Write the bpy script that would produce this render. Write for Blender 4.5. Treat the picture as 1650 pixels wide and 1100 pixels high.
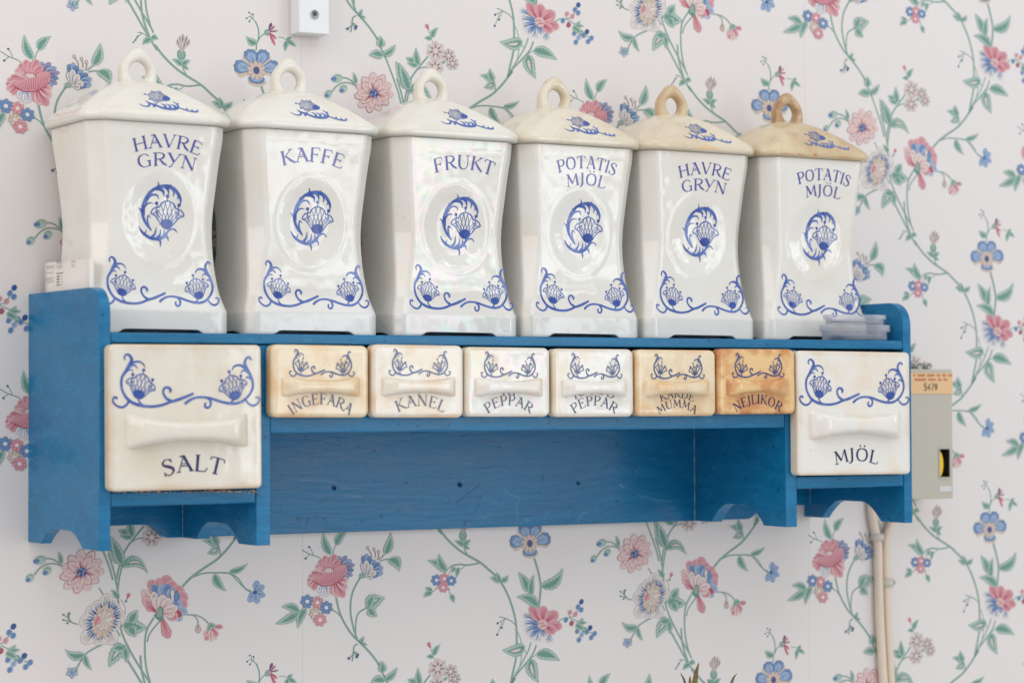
import bpy, bmesh, math, random
import numpy as np
from mathutils import Vector, Matrix, noise as mnoise

for o in list(bpy.data.objects): bpy.data.objects.remove(o)
S = bpy.context.scene
COL = S.collection
random.seed(7)

# ------------------------------------------------------------------ camera
CP = dict(cx=-0.77679, cy=-2.05458, cz=0.12283, yaw=-0.54228, pitch=0.03416, roll=-0.00431, f=4264.9)
def _basis():
    y, p, r = CP['yaw'], CP['pitch'], CP['roll']
    fw = Vector((-math.sin(y)*math.cos(p), math.cos(y)*math.cos(p), math.sin(p)))
    rt = Vector((math.cos(y), math.sin(y), 0)); up = rt.cross(fw)
    return fw, math.cos(r)*rt+math.sin(r)*up, -math.sin(r)*rt+math.cos(r)*up
FW, RT, UP = _basis(); CC = Vector((CP['cx'], CP['cy'], CP['cz']))
cam = bpy.data.cameras.new('camera'); co = bpy.data.objects.new('camera', cam); COL.objects.link(co)
co.matrix_world = Matrix(((RT.x, UP.x, -FW.x, CC.x), (RT.y, UP.y, -FW.y, CC.y), (RT.z, UP.z, -FW.z, CC.z), (0, 0, 0, 1)))
cam.sensor_width = 36; cam.lens = CP['f']/1650*36; cam.clip_start = .05; cam.clip_end = 50
cam.dof.use_dof = True; cam.dof.focus_distance = 2.27; cam.dof.aperture_fstop = 7
S.camera = co

# ------------------------------------------------------------------ world, lamps, exposure
W = bpy.data.worlds.new('World'); S.world = W; W.use_nodes = True
W.node_tree.nodes['Background'].inputs[0].default_value = (.95, .925, .915, 1)
W.node_tree.nodes['Background'].inputs[1].default_value = .64
S.view_settings.view_transform = 'Standard'; S.view_settings.look = 'None'; S.view_settings.exposure = .13; S.view_settings.gamma = 1
def area(name, loc, target, sx, sy, power, col, foliage=False):
    l = bpy.data.lights.new(name, 'AREA'); l.shape = 'RECTANGLE'; l.size = sx; l.size_y = sy; l.energy = power; l.color = col
    o = bpy.data.objects.new(name, l); COL.objects.link(o); o.location = loc
    d = Vector(target)-Vector(loc); o.rotation_euler = d.to_track_quat('-Z', 'Y').to_euler()
    if foliage:      # daylight through a window with leaves and glazing bars outside
        l.use_nodes = True; nt = l.node_tree; n = nt.nodes
        em = n['Emission']
        geo = n.new('ShaderNodeNewGeometry')
        no = n.new('ShaderNodeTexNoise'); no.inputs['Scale'].default_value = 6; no.inputs['Detail'].default_value = 6
        ra = n.new('ShaderNodeValToRGB'); ra.color_ramp.elements[0].position = .40; ra.color_ramp.elements[1].position = .56
        ra.color_ramp.elements[0].color = (.08, .11, .07, 1); ra.color_ramp.elements[1].color = (1.7, 1.75, 1.8, 1)
        nt.links.new(geo.outputs['Position'], no.inputs['Vector']); nt.links.new(no.outputs['Fac'], ra.inputs[0])
        nt.links.new(ra.outputs[0], em.inputs[0]); em.inputs[1].default_value = 1
    return o
area('window_lamp', (1.80, -2.75, .42), (.45, -.1, .25), .85, 1.5, 9.5, (.95, .98, 1.0), True)
area('window_lamp', (3.3, -2.2, 1.0), (.6, 0, .2), .8, 1.2, 8, (.93, .97, 1.0), True)
area('window_lamp', (-2.5, -1.3, 1.35), (0, 0, .15), 2.0, 2.2, 26, (1.0, .89, .80))
area('ceiling_lamp', (.3, -1.9, 2.4), (.3, 0, .1), 3.0, 2.2, 24, (.84, .92, 1.0))

# ------------------------------------------------------------------ helpers
def U(px, py, Y=0.0):
    """point of the vertical plane y=Y that the photograph shows at px,py (photograph pixels) -> X, Z"""
    d = FW*CP['f']+RT*(px-825)-UP*(py-550); s = (Y-CC.y)/d.y; q = CC+d*s
    return q.x, q.z
def UX(px, py, X):
    d = FW*CP['f']+RT*(px-825)-UP*(py-550); s = (X-CC.x)/d.x; q = CC+d*s
    return q.y, q.z
def lin(c):
    r = []
    for v in c:
        v /= 255.0; r.append(v/12.92 if v <= .04045 else ((v+.055)/1.055)**2.4)
    return (r[0], r[1], r[2], 1)
def mesh_obj(name, verts, faces, mats, parent=None, smooth=False, idx=None):
    me = bpy.data.meshes.new(name); me.from_pydata([tuple(v) for v in verts], [], faces)
    for m in (mats if isinstance(mats, (list, tuple)) else [mats]): me.materials.append(m)
    if idx is not None: me.polygons.foreach_set('material_index', idx)
    if smooth: me.polygons.foreach_set('use_smooth', [True]*len(me.polygons))
    me.update()
    o = bpy.data.objects.new(name, me); COL.objects.link(o)
    if parent: o.parent = parent
    return o
def empty(name, loc, label, cat, group=None):
    o = bpy.data.objects.new(name, None); COL.objects.link(o); o.location = loc; o.empty_display_size = .02
    o['label'] = label; o['category'] = cat
    if group: o['group'] = group
    return o
def bevel(o, w, seg=2, ang=40):
    m = o.modifiers.new('bevel', 'BEVEL'); m.width = w; m.segments = seg; m.limit_method = 'ANGLE'; m.angle_limit = math.radians(ang)
    m.harden_normals = False
    o.data.polygons.foreach_set('use_smooth', [True]*len(o.data.polygons))
    n = o.modifiers.new('wn', 'WEIGHTED_NORMAL'); n.keep_sharp = True
    return o
def box(name, x0, x1, y0, y1, z0, z1, mat, parent=None, bv=0):
    v = [(x, y, z) for x in (x0, x1) for y in (y0, y1) for z in (z0, z1)]
    f = [(0, 1, 3, 2), (4, 6, 7, 5), (0, 4, 5, 1), (2, 3, 7, 6), (0, 2, 6, 4), (1, 5, 7, 3)]
    o = mesh_obj(name, v, f, mat, parent)
    if bv: bevel(o, bv)
    return o
def smooth01(t):
    t = max(0., min(1., t)); return t*t*(3-2*t)
def catmull(P, n=6, closed=False):
    P = [tuple(p) for p in P]
    if len(P) < 3: 
        a, b = P[0], P[-1]; return [tuple(a[k]+(b[k]-a[k])*i/n for k in range(len(a))) for i in range(n+1)]
    out = []; N = len(P)
    for i in range(N if closed else N-1):
        if closed: p0, p1, p2, p3 = P[i-1], P[i], P[(i+1) % N], P[(i+2) % N]
        else: p0, p1, p2, p3 = P[max(i-1, 0)], P[i], P[i+1], P[min(i+2, N-1)]
        for k in range(n):
            t = k/n
            out.append(tuple(.5*((2*p1[j])+(-p0[j]+p2[j])*t+(2*p0[j]-5*p1[j]+4*p2[j]-p3[j])*t*t+(-p0[j]+3*p1[j]-3*p2[j]+p3[j])*t**3) for j in range(len(p1))))
    if not closed: out.append(P[-1])
    return out

# ------------------------------------------------------------------ materials
def new_mat(name, col, rough=.5, spec=.5):
    m = bpy.data.materials.new(name); m.use_nodes = True; b = m.node_tree.nodes['Principled BSDF']
    b.inputs['Base Color'].default_value = col if len(col) == 4 else (*col, 1)
    b.inputs['Roughness'].default_value = rough; b.inputs['Specular IOR Level'].default_value = spec
    return m
def noise_node(nt, scale, detail=4, rough=.55, coord='Object', stretch=None):
    n = nt.nodes; tc = n.new('ShaderNodeTexCoord'); no = n.new('ShaderNodeTexNoise')
    no.inputs['Scale'].default_value = scale; no.inputs['Detail'].default_value = detail; no.inputs['Roughness'].default_value = rough
    if stretch:
        mp = n.new('ShaderNodeMapping'); mp.inputs['Scale'].default_value = stretch
        nt.links.new(tc.outputs[coord], mp.inputs[0]); nt.links.new(mp.outputs[0], no.inputs['Vector'])
    else: nt.links.new(tc.outputs[coord], no.inputs['Vector'])
    return no
def ramp(nt, src, p0, c0, p1, c1):
    r = nt.nodes.new('ShaderNodeValToRGB'); e = r.color_ramp.elements
    e[0].position = p0; e[0].color = c0; e[1].position = p1; e[1].color = c1
    nt.links.new(src, r.inputs[0]); return r
def mix(nt, fac, a, b, mode='MIX'):
    m = nt.nodes.new('ShaderNodeMix'); m.data_type = 'RGBA'; m.blend_type = mode
    for v, i in ((fac, 0), (a, 6), (b, 7)):
        if hasattr(v, 'is_output'): nt.links.new(v, m.inputs[i])
        else: m.inputs[i].default_value = v
    return m.outputs[2]
def bump(nt, h, strength, dist):
    b = nt.nodes.new('ShaderNodeBump'); b.inputs['Strength'].default_value = strength; b.inputs['Distance'].default_value = dist
    nt.links.new(h, b.inputs['Height']); return b.outputs[0]
def glaze(name, col, stain, amount, rough=.07, seed=0.0, speck=True, lo=.42, hi=.72, scale=22, edge=None):
    m = new_mat(name, (*col, 1), rough, .5); nt = m.node_tree; b = nt.nodes['Principled BSDF']
    oi = nt.nodes.new('ShaderNodeObjectInfo')
    tc = nt.nodes.new('ShaderNodeTexCoord'); ad = nt.nodes.new('ShaderNodeVectorMath'); ad.operation = 'ADD'
    cb = nt.nodes.new('ShaderNodeCombineXYZ')
    mu = nt.nodes.new('ShaderNodeMath'); mu.operation = 'MULTIPLY_ADD'; mu.inputs[1].default_value = 13.0; mu.inputs[2].default_value = seed
    nt.links.new(oi.outputs['Random'], mu.inputs[0])
    for k in range(3): nt.links.new(mu.outputs[0], cb.inputs[k])
    nt.links.new(tc.outputs['Object'], ad.inputs[0]); nt.links.new(cb.outputs[0], ad.inputs[1])
    def nz(s, d, r=.55):
        n = nt.nodes.new('ShaderNodeTexNoise'); n.inputs['Scale'].default_value = s; n.inputs['Detail'].default_value = d; n.inputs['Roughness'].default_value = r
        nt.links.new(ad.outputs[0], n.inputs['Vector']); return n
    n1 = nz(scale, 5, .6)
    r1 = ramp(nt, n1.outputs[0], lo, (0, 0, 0, 1), hi, (amount, amount, amount, 1))
    c = mix(nt, r1.outputs[0], (*col, 1), (*stain, 1))
    if edge:       # brown staining along the rims
        se = nt.nodes.new('ShaderNodeSeparateXYZ'); nt.links.new(tc.outputs['Generated'], se.inputs[0])
        ds = []
        for ax in (0, 2):
            q = nt.nodes.new('ShaderNodeMath'); q.operation = 'SUBTRACT'; q.inputs[1].default_value = .5; nt.links.new(se.outputs[ax], q.inputs[0])
            a = nt.nodes.new('ShaderNodeMath'); a.operation = 'ABSOLUTE'; nt.links.new(q.outputs[0], a.inputs[0]); ds.append(a)
        mx = nt.nodes.new('ShaderNodeMath'); mx.operation = 'MAXIMUM'; nt.links.new(ds[0].outputs[0], mx.inputs[0]); nt.links.new(ds[1].outputs[0], mx.inputs[1])
        wv = nt.nodes.new('ShaderNodeMath'); wv.operation = 'MULTIPLY_ADD'; wv.inputs[1].default_value = .12; nt.links.new(n1.outputs[0], wv.inputs[0]); nt.links.new(mx.outputs[0], wv.inputs[2])
        re_ = ramp(nt, wv.outputs[0], .515, (0, 0, 0, 1), .575, (.6, .6, .6, 1))
        c = mix(nt, re_.outputs[0], c, (*edge, 1))
    if speck:
        n2 = nz(330, 1, .4); r2 = ramp(nt, n2.outputs[0], .80, (0, 0, 0, 1), .83, (.5, .5, .5, 1))
        c = mix(nt, r2.outputs[0], c, (.22, .14, .09, 1))
    nt.links.new(c, b.inputs['Base Color'])
    n3 = nz(26, 2); nt.links.new(bump(nt, n3.outputs[0], .30, .0018), b.inputs['Normal'])
    return m
M = {}
M['body'] = glaze('porcelain_glaze', (.775, .76, .715), (.71, .66, .57), .6, .04)
M['lid_white'] = glaze('lid_glaze', (.76, .745, .68), (.70, .65, .54), .7, .07)
M['lid_cream'] = glaze('lid_cream_glaze', (.74, .685, .57), (.55, .42, .25), .7, .10)
M['lid_beige'] = glaze('lid_beige_glaze', (.71, .63, .49), (.52, .39, .23), .7, .10)
M['lid_tan'] = glaze('lid_tan_glaze', (.66, .56, .37), (.45, .26, .12), .8, .12)
M['d_white'] = glaze('drawer_glaze_white', (.78, .765, .72), (.74, .60, .42), .6, .05, lo=.5, hi=.70, scale=18, edge=(.62, .46, .28))
M['d_salt'] = glaze('drawer_glaze_ivory', (.745, .71, .63), (.64, .54, .39), .55, .07, lo=.45, edge=(.58, .40, .22))
M['d_cream'] = glaze('drawer_glaze_cream', (.775, .665, .485), (.70, .44, .21), .8, .08, lo=.44, hi=.62, scale=30, edge=(.66, .40, .18))
M['d_kanel'] = glaze('drawer_glaze_pale_cream', (.78, .745, .67), (.74, .54, .33), .7, .08, lo=.47, hi=.66, scale=26, edge=(.64, .42, .22))
M['d_orange'] = glaze('drawer_glaze_orange', (.78, .54, .27), (.56, .22, .07), .8, .10, lo=.44, hi=.60, scale=40, edge=(.42, .13, .04))
for a, b_ in (('body', 'body_lustre'), ('d_white', 'd_lustre')):
    M[b_] = M[a].copy(); M[b_].name = M[a].name+'_lustre'; q = M[b_].node_tree.nodes['Principled BSDF']
    q.inputs['Thin Film IOR'].default_value = 1.555
    nt = M[b_].node_tree; nn = noise_node(nt, 26, 3, .6); rr_ = nt.nodes.new('ShaderNodeMapRange'); rr_.inputs['From Min'].default_value = .3; rr_.inputs['From Max'].default_value = .7
    rr_.inputs['To Min'].default_value = 340; rr_.inputs['To Max'].default_value = 760; nt.links.new(nn.outputs[0], rr_.inputs['Value']); nt.links.new(rr_.outputs[0], q.inputs['Thin Film Thickness'])
M['ring_tan'] = glaze('ring_brown_glaze', (.62, .49, .32), (.36, .17, .07), .9, .14, lo=.35, hi=.62, scale=70)
M['stain'] = new_mat('rust_stain', lin((190, 120, 66)), .3)
M['stain_pale'] = new_mat('amber_stain', lin((226, 190, 140)), .15)
def ink(name, c, c2=None):
    m = new_mat(name, c, .10, .5); nt = m.node_tree
    n = noise_node(nt, 160, 2); c2 = c2 or tuple(min(1, v*1.9+.03) for v in c[:3])+(1,)
    nt.links.new(mix(nt, ramp(nt, n.outputs[0], .35, (0, 0, 0, 1), .75, (1, 1, 1, 1)).outputs[0], c, c2), nt.nodes['Principled BSDF'].inputs['Base Color'])
    return m
M['cobalt'] = ink('cobalt_print', lin((56, 84, 160)), lin((98, 126, 190)))
M['cobalt_solid'] = ink('cobalt_print_solid', lin((42, 70, 148)), lin((66, 94, 168)))
M['navy'] = ink('navy_lettering', lin((24, 28, 84)), lin((44, 48, 110)))
M['text_blue'] = ink('blue_lettering', lin((58, 68, 146)), lin((92, 98, 172)))
M['slate'] = ink('slate_blue_print', lin((44, 62, 120)), lin((84, 104, 150)))

def paint(name, c):
    m = new_mat(name, c, .30, .31); nt = m.node_tree; b = nt.nodes['Principled BSDF']
    n = noise_node(nt, 16, 8, .68, stretch=(1, 3, 6)); 
    a = mix(nt, ramp(nt, n.outputs[0], .30, (0, 0, 0, 1), .75, (1, 1, 1, 1)).outputs[0], tuple(v*.82 for v in c[:3])+(1,), tuple(min(1, v*1.16+.006) for v in c[:3])+(1,))
    n2 = noise_node(nt, 260, 2, .5); a = mix(nt, ramp(nt, n2.outputs[0], .68, (0, 0, 0, 1), .74, (.8, .8, .8, 1)).outputs[0], a, lin((8, 40, 74)))
    n4 = noise_node(nt, 60, 5, .7, stretch=(1, 1, 2.5)); a = mix(nt, ramp(nt, n4.outputs[0], .60, (0, 0, 0, 1), .72, (.16, .16, .16, 1)).outputs[0], a, lin((120, 176, 205)))
    nt.links.new(a, b.inputs['Base Color'])
    n3 = noise_node(nt, 90, 4, .6, stretch=(.25, 1, 2)); nt.links.new(bump(nt, n3.outputs[0], .42, .0011), b.inputs['Normal'])
    rr = ramp(nt, n.outputs[0], .3, (.20, .20, .20, 1), .8, (.34, .34, .34, 1)); nt.links.new(rr.outputs[0], b.inputs['Roughness'])
    return m
M['blue'] = paint('blue_paint', lin((12, 110, 158)))

# ------------------------------------------------------------------ flat prints: ribbons and shapes in 2-D
class Ink:
    """collects flat printed marks: f(u, v) places the 2-D point on the surface (k = layer number)"""
    def __init__(s, f): s.f = f; s.v = []; s.p = []; s.m = []; s.k = 0; s.mats = {}
    def mi(s, name): return s.mats.setdefault(name, len(s.mats))
    def add(s, pts, faces, mat):
        b = len(s.v); s.k += 1
        s.v += [s.f(p[0], p[1], s.k) for p in pts]; s.p += [tuple(b+i for i in f) for f in faces]; s.m += [s.mi(mat)]*len(faces)
    def rib(s, P, w, mat, n=6, sm=True, taper=None):
        """stroke; w = one width or one for each point"""
        if not hasattr(w, '__len__'):
            w = [w]*len(P)
            if taper == 'both': w = [x*(.35+.65*math.sin(math.pi*(i+.3)/(len(P)-.4))) for i, x in enumerate(w)]
            elif taper == 'end': w = [x*(1-.75*i/(len(P)-1)) for i, x in enumerate(w)]
        elif len(w) != len(P):
            w = [w[0]+(w[-1]-w[0])*i/(len(P)-1) for i in range(len(P))]
        Q = [(p[0], p[1], ww) for p, ww in zip(P, w)]
        if sm and len(P) > 2: Q = catmull(Q, n)
        L = []; N = len(Q)
        for i in range(N):
            a, b = Q[max(i-1, 0)], Q[min(i+1, N-1)]
            dx, dy = b[0]-a[0], b[1]-a[1]; l = math.hypot(dx, dy) or 1e-9
            h = Q[i][2]/2; L += [(Q[i][0]-dy/l*h, Q[i][1]+dx/l*h), (Q[i][0]+dy/l*h, Q[i][1]-dx/l*h)]
        s.add(L, [(2*i, 2*i+1, 2*i+3, 2*i+2) for i in range(N-1)], mat)
    def poly(s, P, mat, sm=False, n=4):
        if sm: P = catmull(P, n, True)
        s.add(P, [tuple(range(len(P)))], mat)
    def dot(s, x, y, rx, mat, ry=None, n=10, rot=0):
        ry = ry or rx; c, q = math.cos(rot), math.sin(rot)
        s.poly([(x+rx*math.cos(t)*c-ry*math.sin(t)*q, y+rx*math.cos(t)*q+ry*math.sin(t)*c) for t in [2*math.pi*i/n for i in range(n)]], mat)
    def obj(s, name, parent=None, lib=None):
        lib = lib or M
        o = mesh_obj(name, s.v, s.p, [lib[k] for k in s.mats], parent, False, s.m)
        return o

# ------------------------------------------------------------------ lettering
T, t_ = .15, .055
def _s(x, y, d=.11): return ([(x-d, y), (x+d, y)], (t_, t_))
GL = {
 'A': (.84, [([(.10, 0), (.40, 1)], (t_, t_)), ([(.40, 1), (.74, 0)], (T, T)), ([(.20, .36), (.62, .36)], (t_, t_)), ([(.24, .50), (.58, .50)], (.04, .04)), _s(.10, 0), _s(.74, 0), ([(.20, .97), (.42, 1)], (t_, .1))]),
 'V': (.80, [([(.08, 1), (.40, 0)], (T, T)), ([(.40, 0), (.72, 1)], (t_, t_)), _s(.08, 1), _s(.72, 1)]),
 'H': (.90, [([(.16, 0), (.16, 1)], (T, T)), ([(.74, 0), (.74, 1)], (T, T)), ([(.16, .52), (.74, .52)], (t_, t_)), _s(.16, 0), _s(.16, 1), _s(.74, 0), _s(.74, 1)]),
 'R': (.82, [([(.16, 0), (.16, 1)], (T, T)), ([(.16, 1), (.42, 1), (.62, .90), (.64, .72), (.50, .54), (.16, .50)], (t_, t_, .1, T, .09, t_)), ([(.38, .52), (.58, .20), (.80, .0)], (.1, T, .1)), _s(.16, 0), _s(.12, 1)]),
 'E': (.74, [([(.16, 0), (.16, 1)], (T, T)), ([(.10, 1), (.62, 1), (.64, .84)], (t_, t_, .07)), ([(.16, .53), (.50, .53)], (t_, t_)), ([(.50, .62), (.50, .43)], (t_, t_)), ([(.06, 0), (.62, .0), (.68, .18)], (t_, t_, .07))]),
 'F': (.70, [([(.16, 0), (.16, 1)], (T, T)), ([(.10, 1), (.62, 1), (.64, .82)], (t_, t_, .07)), ([(.16, .53), (.48, .53)], (t_, t_)), ([(.48, .62), (.48, .42)], (t_, t_)), _s(.16, 0, .14)]),
 'G': (.88, [([(.72, .80), (.58, .97), (.38, 1), (.16, .82), (.10, .50), (.18, .18), (.40, .0), (.62, .04), (.72, .16)], (.07, t_, t_, .12, T, .12, t_, t_, t_)), ([(.72, .0), (.72, .44)], (.13, .13)), _s(.70, .44, .12)]),
 'Y': (.76, [([(.06, 1), (.38, .34)], (T, T)), ([(.70, 1), (.38, .34), (.22, -.06), (.10, -.06)], (t_, t_, .07, .1)), _s(.06, 1), _s(.70, 1)]),
 'N': (.90, [([(.14, 0), (.14, 1)], (t_, t_)), ([(.14, 1), (.74, 0)], (T, T)), ([(.74, 0), (.74, 1)], (t_, t_)), _s(.14, 0), _s(.10, 1), _s(.74, 1)]),
 'K': (.84, [([(.16, 0), (.16, 1)], (T, T)), ([(.68, 1), (.18, .46)], (t_, t_)), ([(.32, .58), (.56, .24), (.80, 0)], (.1, T, .1)), _s(.16, 0), _s(.16, 1), _s(.66, 1), _s(.78, 0, .08)]),
 'U': (.86, [([(.14, 1), (.14, .34), (.26, .06), (.44, .0), (.62, .08), (.70, .34), (.70, 1)], (T, T, .11, t_, t_, t_, t_)), _s(.14, 1), _s(.70, 1)]),
 'T': (.78, [([(.38, 0), (.38, 1)], (T, T)), ([(.04, .80), (.08, 1), (.68, 1), (.72, .80)], (.07, t_, t_, .07)), _s(.38, 0, .13)]),
 'P': (.70, [([(.16, 0), (.16, 1)], (T, T)), ([(.16, 1), (.42, 1), (.60, .90), (.62, .70), (.48, .50), (.16, .46)], (t_, t_, .1, T, .09, t_)), _s(.16, 0, .13), _s(.12, 1)]),
 'O': (.92, [([(.44, 1), (.20, .88), (.10, .5), (.20, .12), (.44, 0), (.70, .12), (.80, .5), (.70, .88), (.44, 1)], (t_, .11, T, .11, t_, .11, T, .11, t_))]),
 'I': (.34, [([(.16, 0), (.16, 1)], (T, T)), _s(.16, 0), _s(.16, 1)]),
 'S': (.66, [([(.52, .80), (.44, .96), (.28, 1), (.12, .88), (.12, .70), (.32, .54), (.50, .38), (.54, .20), (.40, .02), (.22, .0), (.10, .16)], (.07, t_, t_, .1, .12, T, T, .12, .07, t_, .06)), ([(.52, .98), (.53, .74)], (.05, .05)), ([(.08, .26), (.07, -.02)], (.05, .05))]),
 'M': (1.0, [([(.12, 0), (.16, 1)], (t_, t_)), ([(.16, 1), (.46, .18)], (T, T)), ([(.46, .18), (.78, 1)], (t_, t_)), ([(.78, 1), (.84, 0)], (T, T)), _s(.12, 0), _s(.84, 0), _s(.12, 1, .08)]),
 'J': (.40, [([(.20, 1), (.20, .14), (.12, -.10), (-.04, -.16)], (T, T, .1, .06)), _s(.20, 1)]),
 'L': (.68, [([(.16, 0), (.16, 1)], (T, T)), ([(.06, 0), (.56, .0), (.66, .22)], (t_, t_, .07)), _s(.16, 1)]),
 'D': (.88, [([(.16, 0), (.16, 1)], (T, T)), ([(.08, 1), (.40, 1), (.66, .86), (.74, .5), (.66, .14), (.40, 0), (.08, 0)], (t_, t_, .11, T, .11, t_, t_))]),
}
GL['Ö'] = (GL['O'][0], GL['O'][1]+['dots', .30, .60]); GL['Ä'] = (GL['A'][0], GL['A'][1]+['dots', .24, .56])
def lettering(I, txt, cx, cy, h, width, ang, mat, lw=1.28):
    """letters of height h on an arc whose middle baseline point is cx, cy (v up); ang = angle the arc spans"""
    adv = [GL[c][0] for c in txt]; tot = sum(adv); sc = width/tot; R = width/ang; a = -tot/2
    for c, w in zip(txt, adv):
        phi = (a+w/2)*sc/R; ca, sa = math.cos(phi), math.sin(phi); g = GL[c][1]
        def P(x, y):
            lx, ly = (x-w/2+.02)*sc, y*h
            return (cx+R*math.sin(phi)+lx*ca+ly*sa, cy-R*(1-math.cos(phi))-lx*sa+ly*ca)
        st = g
        if 'dots' in g:
            k = g.index('dots'); st = g[:k]
            for dx in g[k+1:]: q = P(dx, 1.20); I.dot(q[0], q[1], .075*h, mat)
        for pts, ws in st:
            m = max(1, .9)
            I.rib([P(*p) for p in pts], [x*h*.92*lw for x in ws], mat, n=4, sm=len(pts) > 3)
        a += w

# ------------------------------------------------------------------ cobalt ornaments (unit: metres, centred)
def crown_flower(I, cx, cy, s, rot, m='cobalt', ms='cobalt_solid', simple=False):
    """thistle-like flower: latticed crown over a solid bowl, v up; s = half width"""
    ca, sa = math.cos(rot), math.sin(rot)
    def P(x, y): return (cx+s*(x*ca-y*sa), cy+s*(x*sa+y*ca))
    w = .060*s*(1.6 if simple else 1)
    for g in (-1, 1):
        I.rib([P(g*.38, -.60), P(g*.60, -.30), P(g*.80, -.07), P(g*1.04, .02), P(g*1.05, .14), P(g*.88, .36), P(g*.55, .44)], w*1.3, m)
        if not simple: I.rib([P(g*.58, -.15), P(g*.74, .12), P(g*.72, .40)], w*.8, m); I.rib([P(g*.50, .30), P(g*.72, .12), P(g*.96, .06)], w*.8, m)
    if simple:
        for x in (-.5, 0, .5): I.rib([P(x*.3, -.5), P(x*.9, .2), P(x*1.2, .8)], w, m)
        for x in (-.3, .3): I.rib([P(x*.6, -.4), P(x, .3), P(x*.5, .62)], w, m)
    else:
        I.rib([P(-.57, .42), P(-.40, .70), P(0, .86), P(.40, .70), P(.57, .42)], w*1.4, m)
        top = lambda x: .84-.9*x*x
        for k in range(-2, 3):
            for g in (-1, 1):
                xb = k*.19; xe = max(-.80, min(.80, k*.30+g*.46)); xm = (xb+xe)/2+g*.02+k*.03
                I.rib([P(xb, -.35), P(xm, .12), P(xe, max(.0, top(xe)))], w*.72, m)
    I.poly([P(-.42, -.46), P(-.28, -.28), P(0, -.22), P(.28, -.28), P(.42, -.46), P(.34, -.70), P(.12, -.82), P(-.12, -.82), P(-.34, -.70)], ms, True)
    for x, y, l in ((-.66, .40, .24), (-.04, .84, .26), (.66, .40, .24)):
        d = Vector((x*.5, 1)).normalized()*l; I.rib([P(x, y), P(x+d[0], y+d[1])], w*1.1, m)
        q = P(x+d[0], y+d[1]+.04); I.dot(q[0], q[1], .11*s, ms)
def scroll_ornament(I, cx, cy, sx, sy, m='cobalt', ms='cobalt_solid', simple=False, lw=1.0):
    """two crown flowers in C-scrolls joined by stems; traced on a 130 x 46 mm field"""
    def A(x, y): return (cx+((176+x/11)-300)*.000548*sx, cy-((560+y/11)-611)*.00052*sy)
    def B(x, y): return A((290-176)*11+x, y)
    k = .00055*lw*math.sqrt(sx*sy)
    def r(f, P, w): I.rib([f(*p) for p in P], [x*k for x in w], m)
    r(A, [(315, 205), (300, 150), (345, 105), (405, 140), (425, 210), (380, 290), (320, 390), (260, 490), (245, 600), (265, 720), (340, 850), (450, 930), (600, 975), (780, 990), (950, 965), (1090, 915), (1250, 870), (1430, 800), (1500, 770)], [1.6, 2.2, 2.6, 3.6, 4.4, 4.2, 3.4, 3.4, 3.4, 3.4, 3.8, 4.2, 4, 3.6, 3.4, 3.4, 4, 3.4, 3])
    r(A, [(330, 370), (400, 270), (480, 235), (560, 230), (625, 270), (655, 325)], [3.4, 4, 3, 2.4, 1.8, 1])
    r(A, [(350, 350), (430, 290), (490, 300), (525, 350)], [3, 2.8, 2, 1]); r(A, [(290, 450), (350, 385), (400, 365), (455, 385)], [3, 2.4, 1.8, 1])
    r(A, [(375, 890), (330, 960), (250, 1000), (160, 970), (100, 900), (110, 840), (150, 830), (170, 860)], [3, 3, 3, 2.6, 2.4, 2.4, 3, 3])
    r(A, [(1110, 900), (1020, 850), (970, 760), (985, 685), (1050, 665), (1095, 710), (1085, 760)], [4, 3.4, 3, 3, 3.4, 4, 1.6])
    r(A, [(535, 860), (555, 910), (600, 960)], [2, 2, 2.4])
    r(B, [(90, 950), (170, 890), (280, 845), (400, 835), (540, 855), (700, 905), (850, 940), (1000, 945), (1130, 900), (1240, 800), (1300, 690), (1305, 580), (1265, 460), (1205, 360), (1165, 270), (1180, 190), (1225, 145), (1265, 165), (1275, 200)], [3.6, 3.4, 3, 3, 3.4, 3.4, 3.6, 3.6, 3.4, 3.2, 3.2, 3.4, 4, 4.6, 4, 3.2, 2.6, 2.4, 1.4])
    r(B, [(480, 845), (540, 890), (550, 960), (510, 1015), (460, 1010), (445, 960), (470, 930)], [3, 3.4, 3, 2.8, 3, 2.6, 1.8])
    r(B, [(1200, 370), (1120, 300), (1040, 285), (970, 310), (935, 370)], [4, 3.8, 3, 2.2, 1.2]); r(B, [(1250, 440), (1190, 390), (1130, 380), (1090, 425)], [3, 2.6, 2, 1.2]); r(B, [(1270, 520), (1220, 490), (1180, 510)], [2.6, 2.2, 2])
    r(B, [(1180, 890), (1230, 955), (1310, 985), (1390, 950), (1430, 880), (1400, 840), (1350, 850)], [2.4, 2.8, 3, 2.6, 2.4, 2, 2])
    r(B, [(965, 840), (945, 890), (900, 940)], [2.4, 2.4, 3])
    x, y = A(575, 655); crown_flower(I, x, y, .0120*math.sqrt(sx*sy), -.25, m, ms, simple)
    x, y = B(955, 680); crown_flower(I, x, y, .0120*math.sqrt(sx*sy), .23, m, ms, simple)
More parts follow.
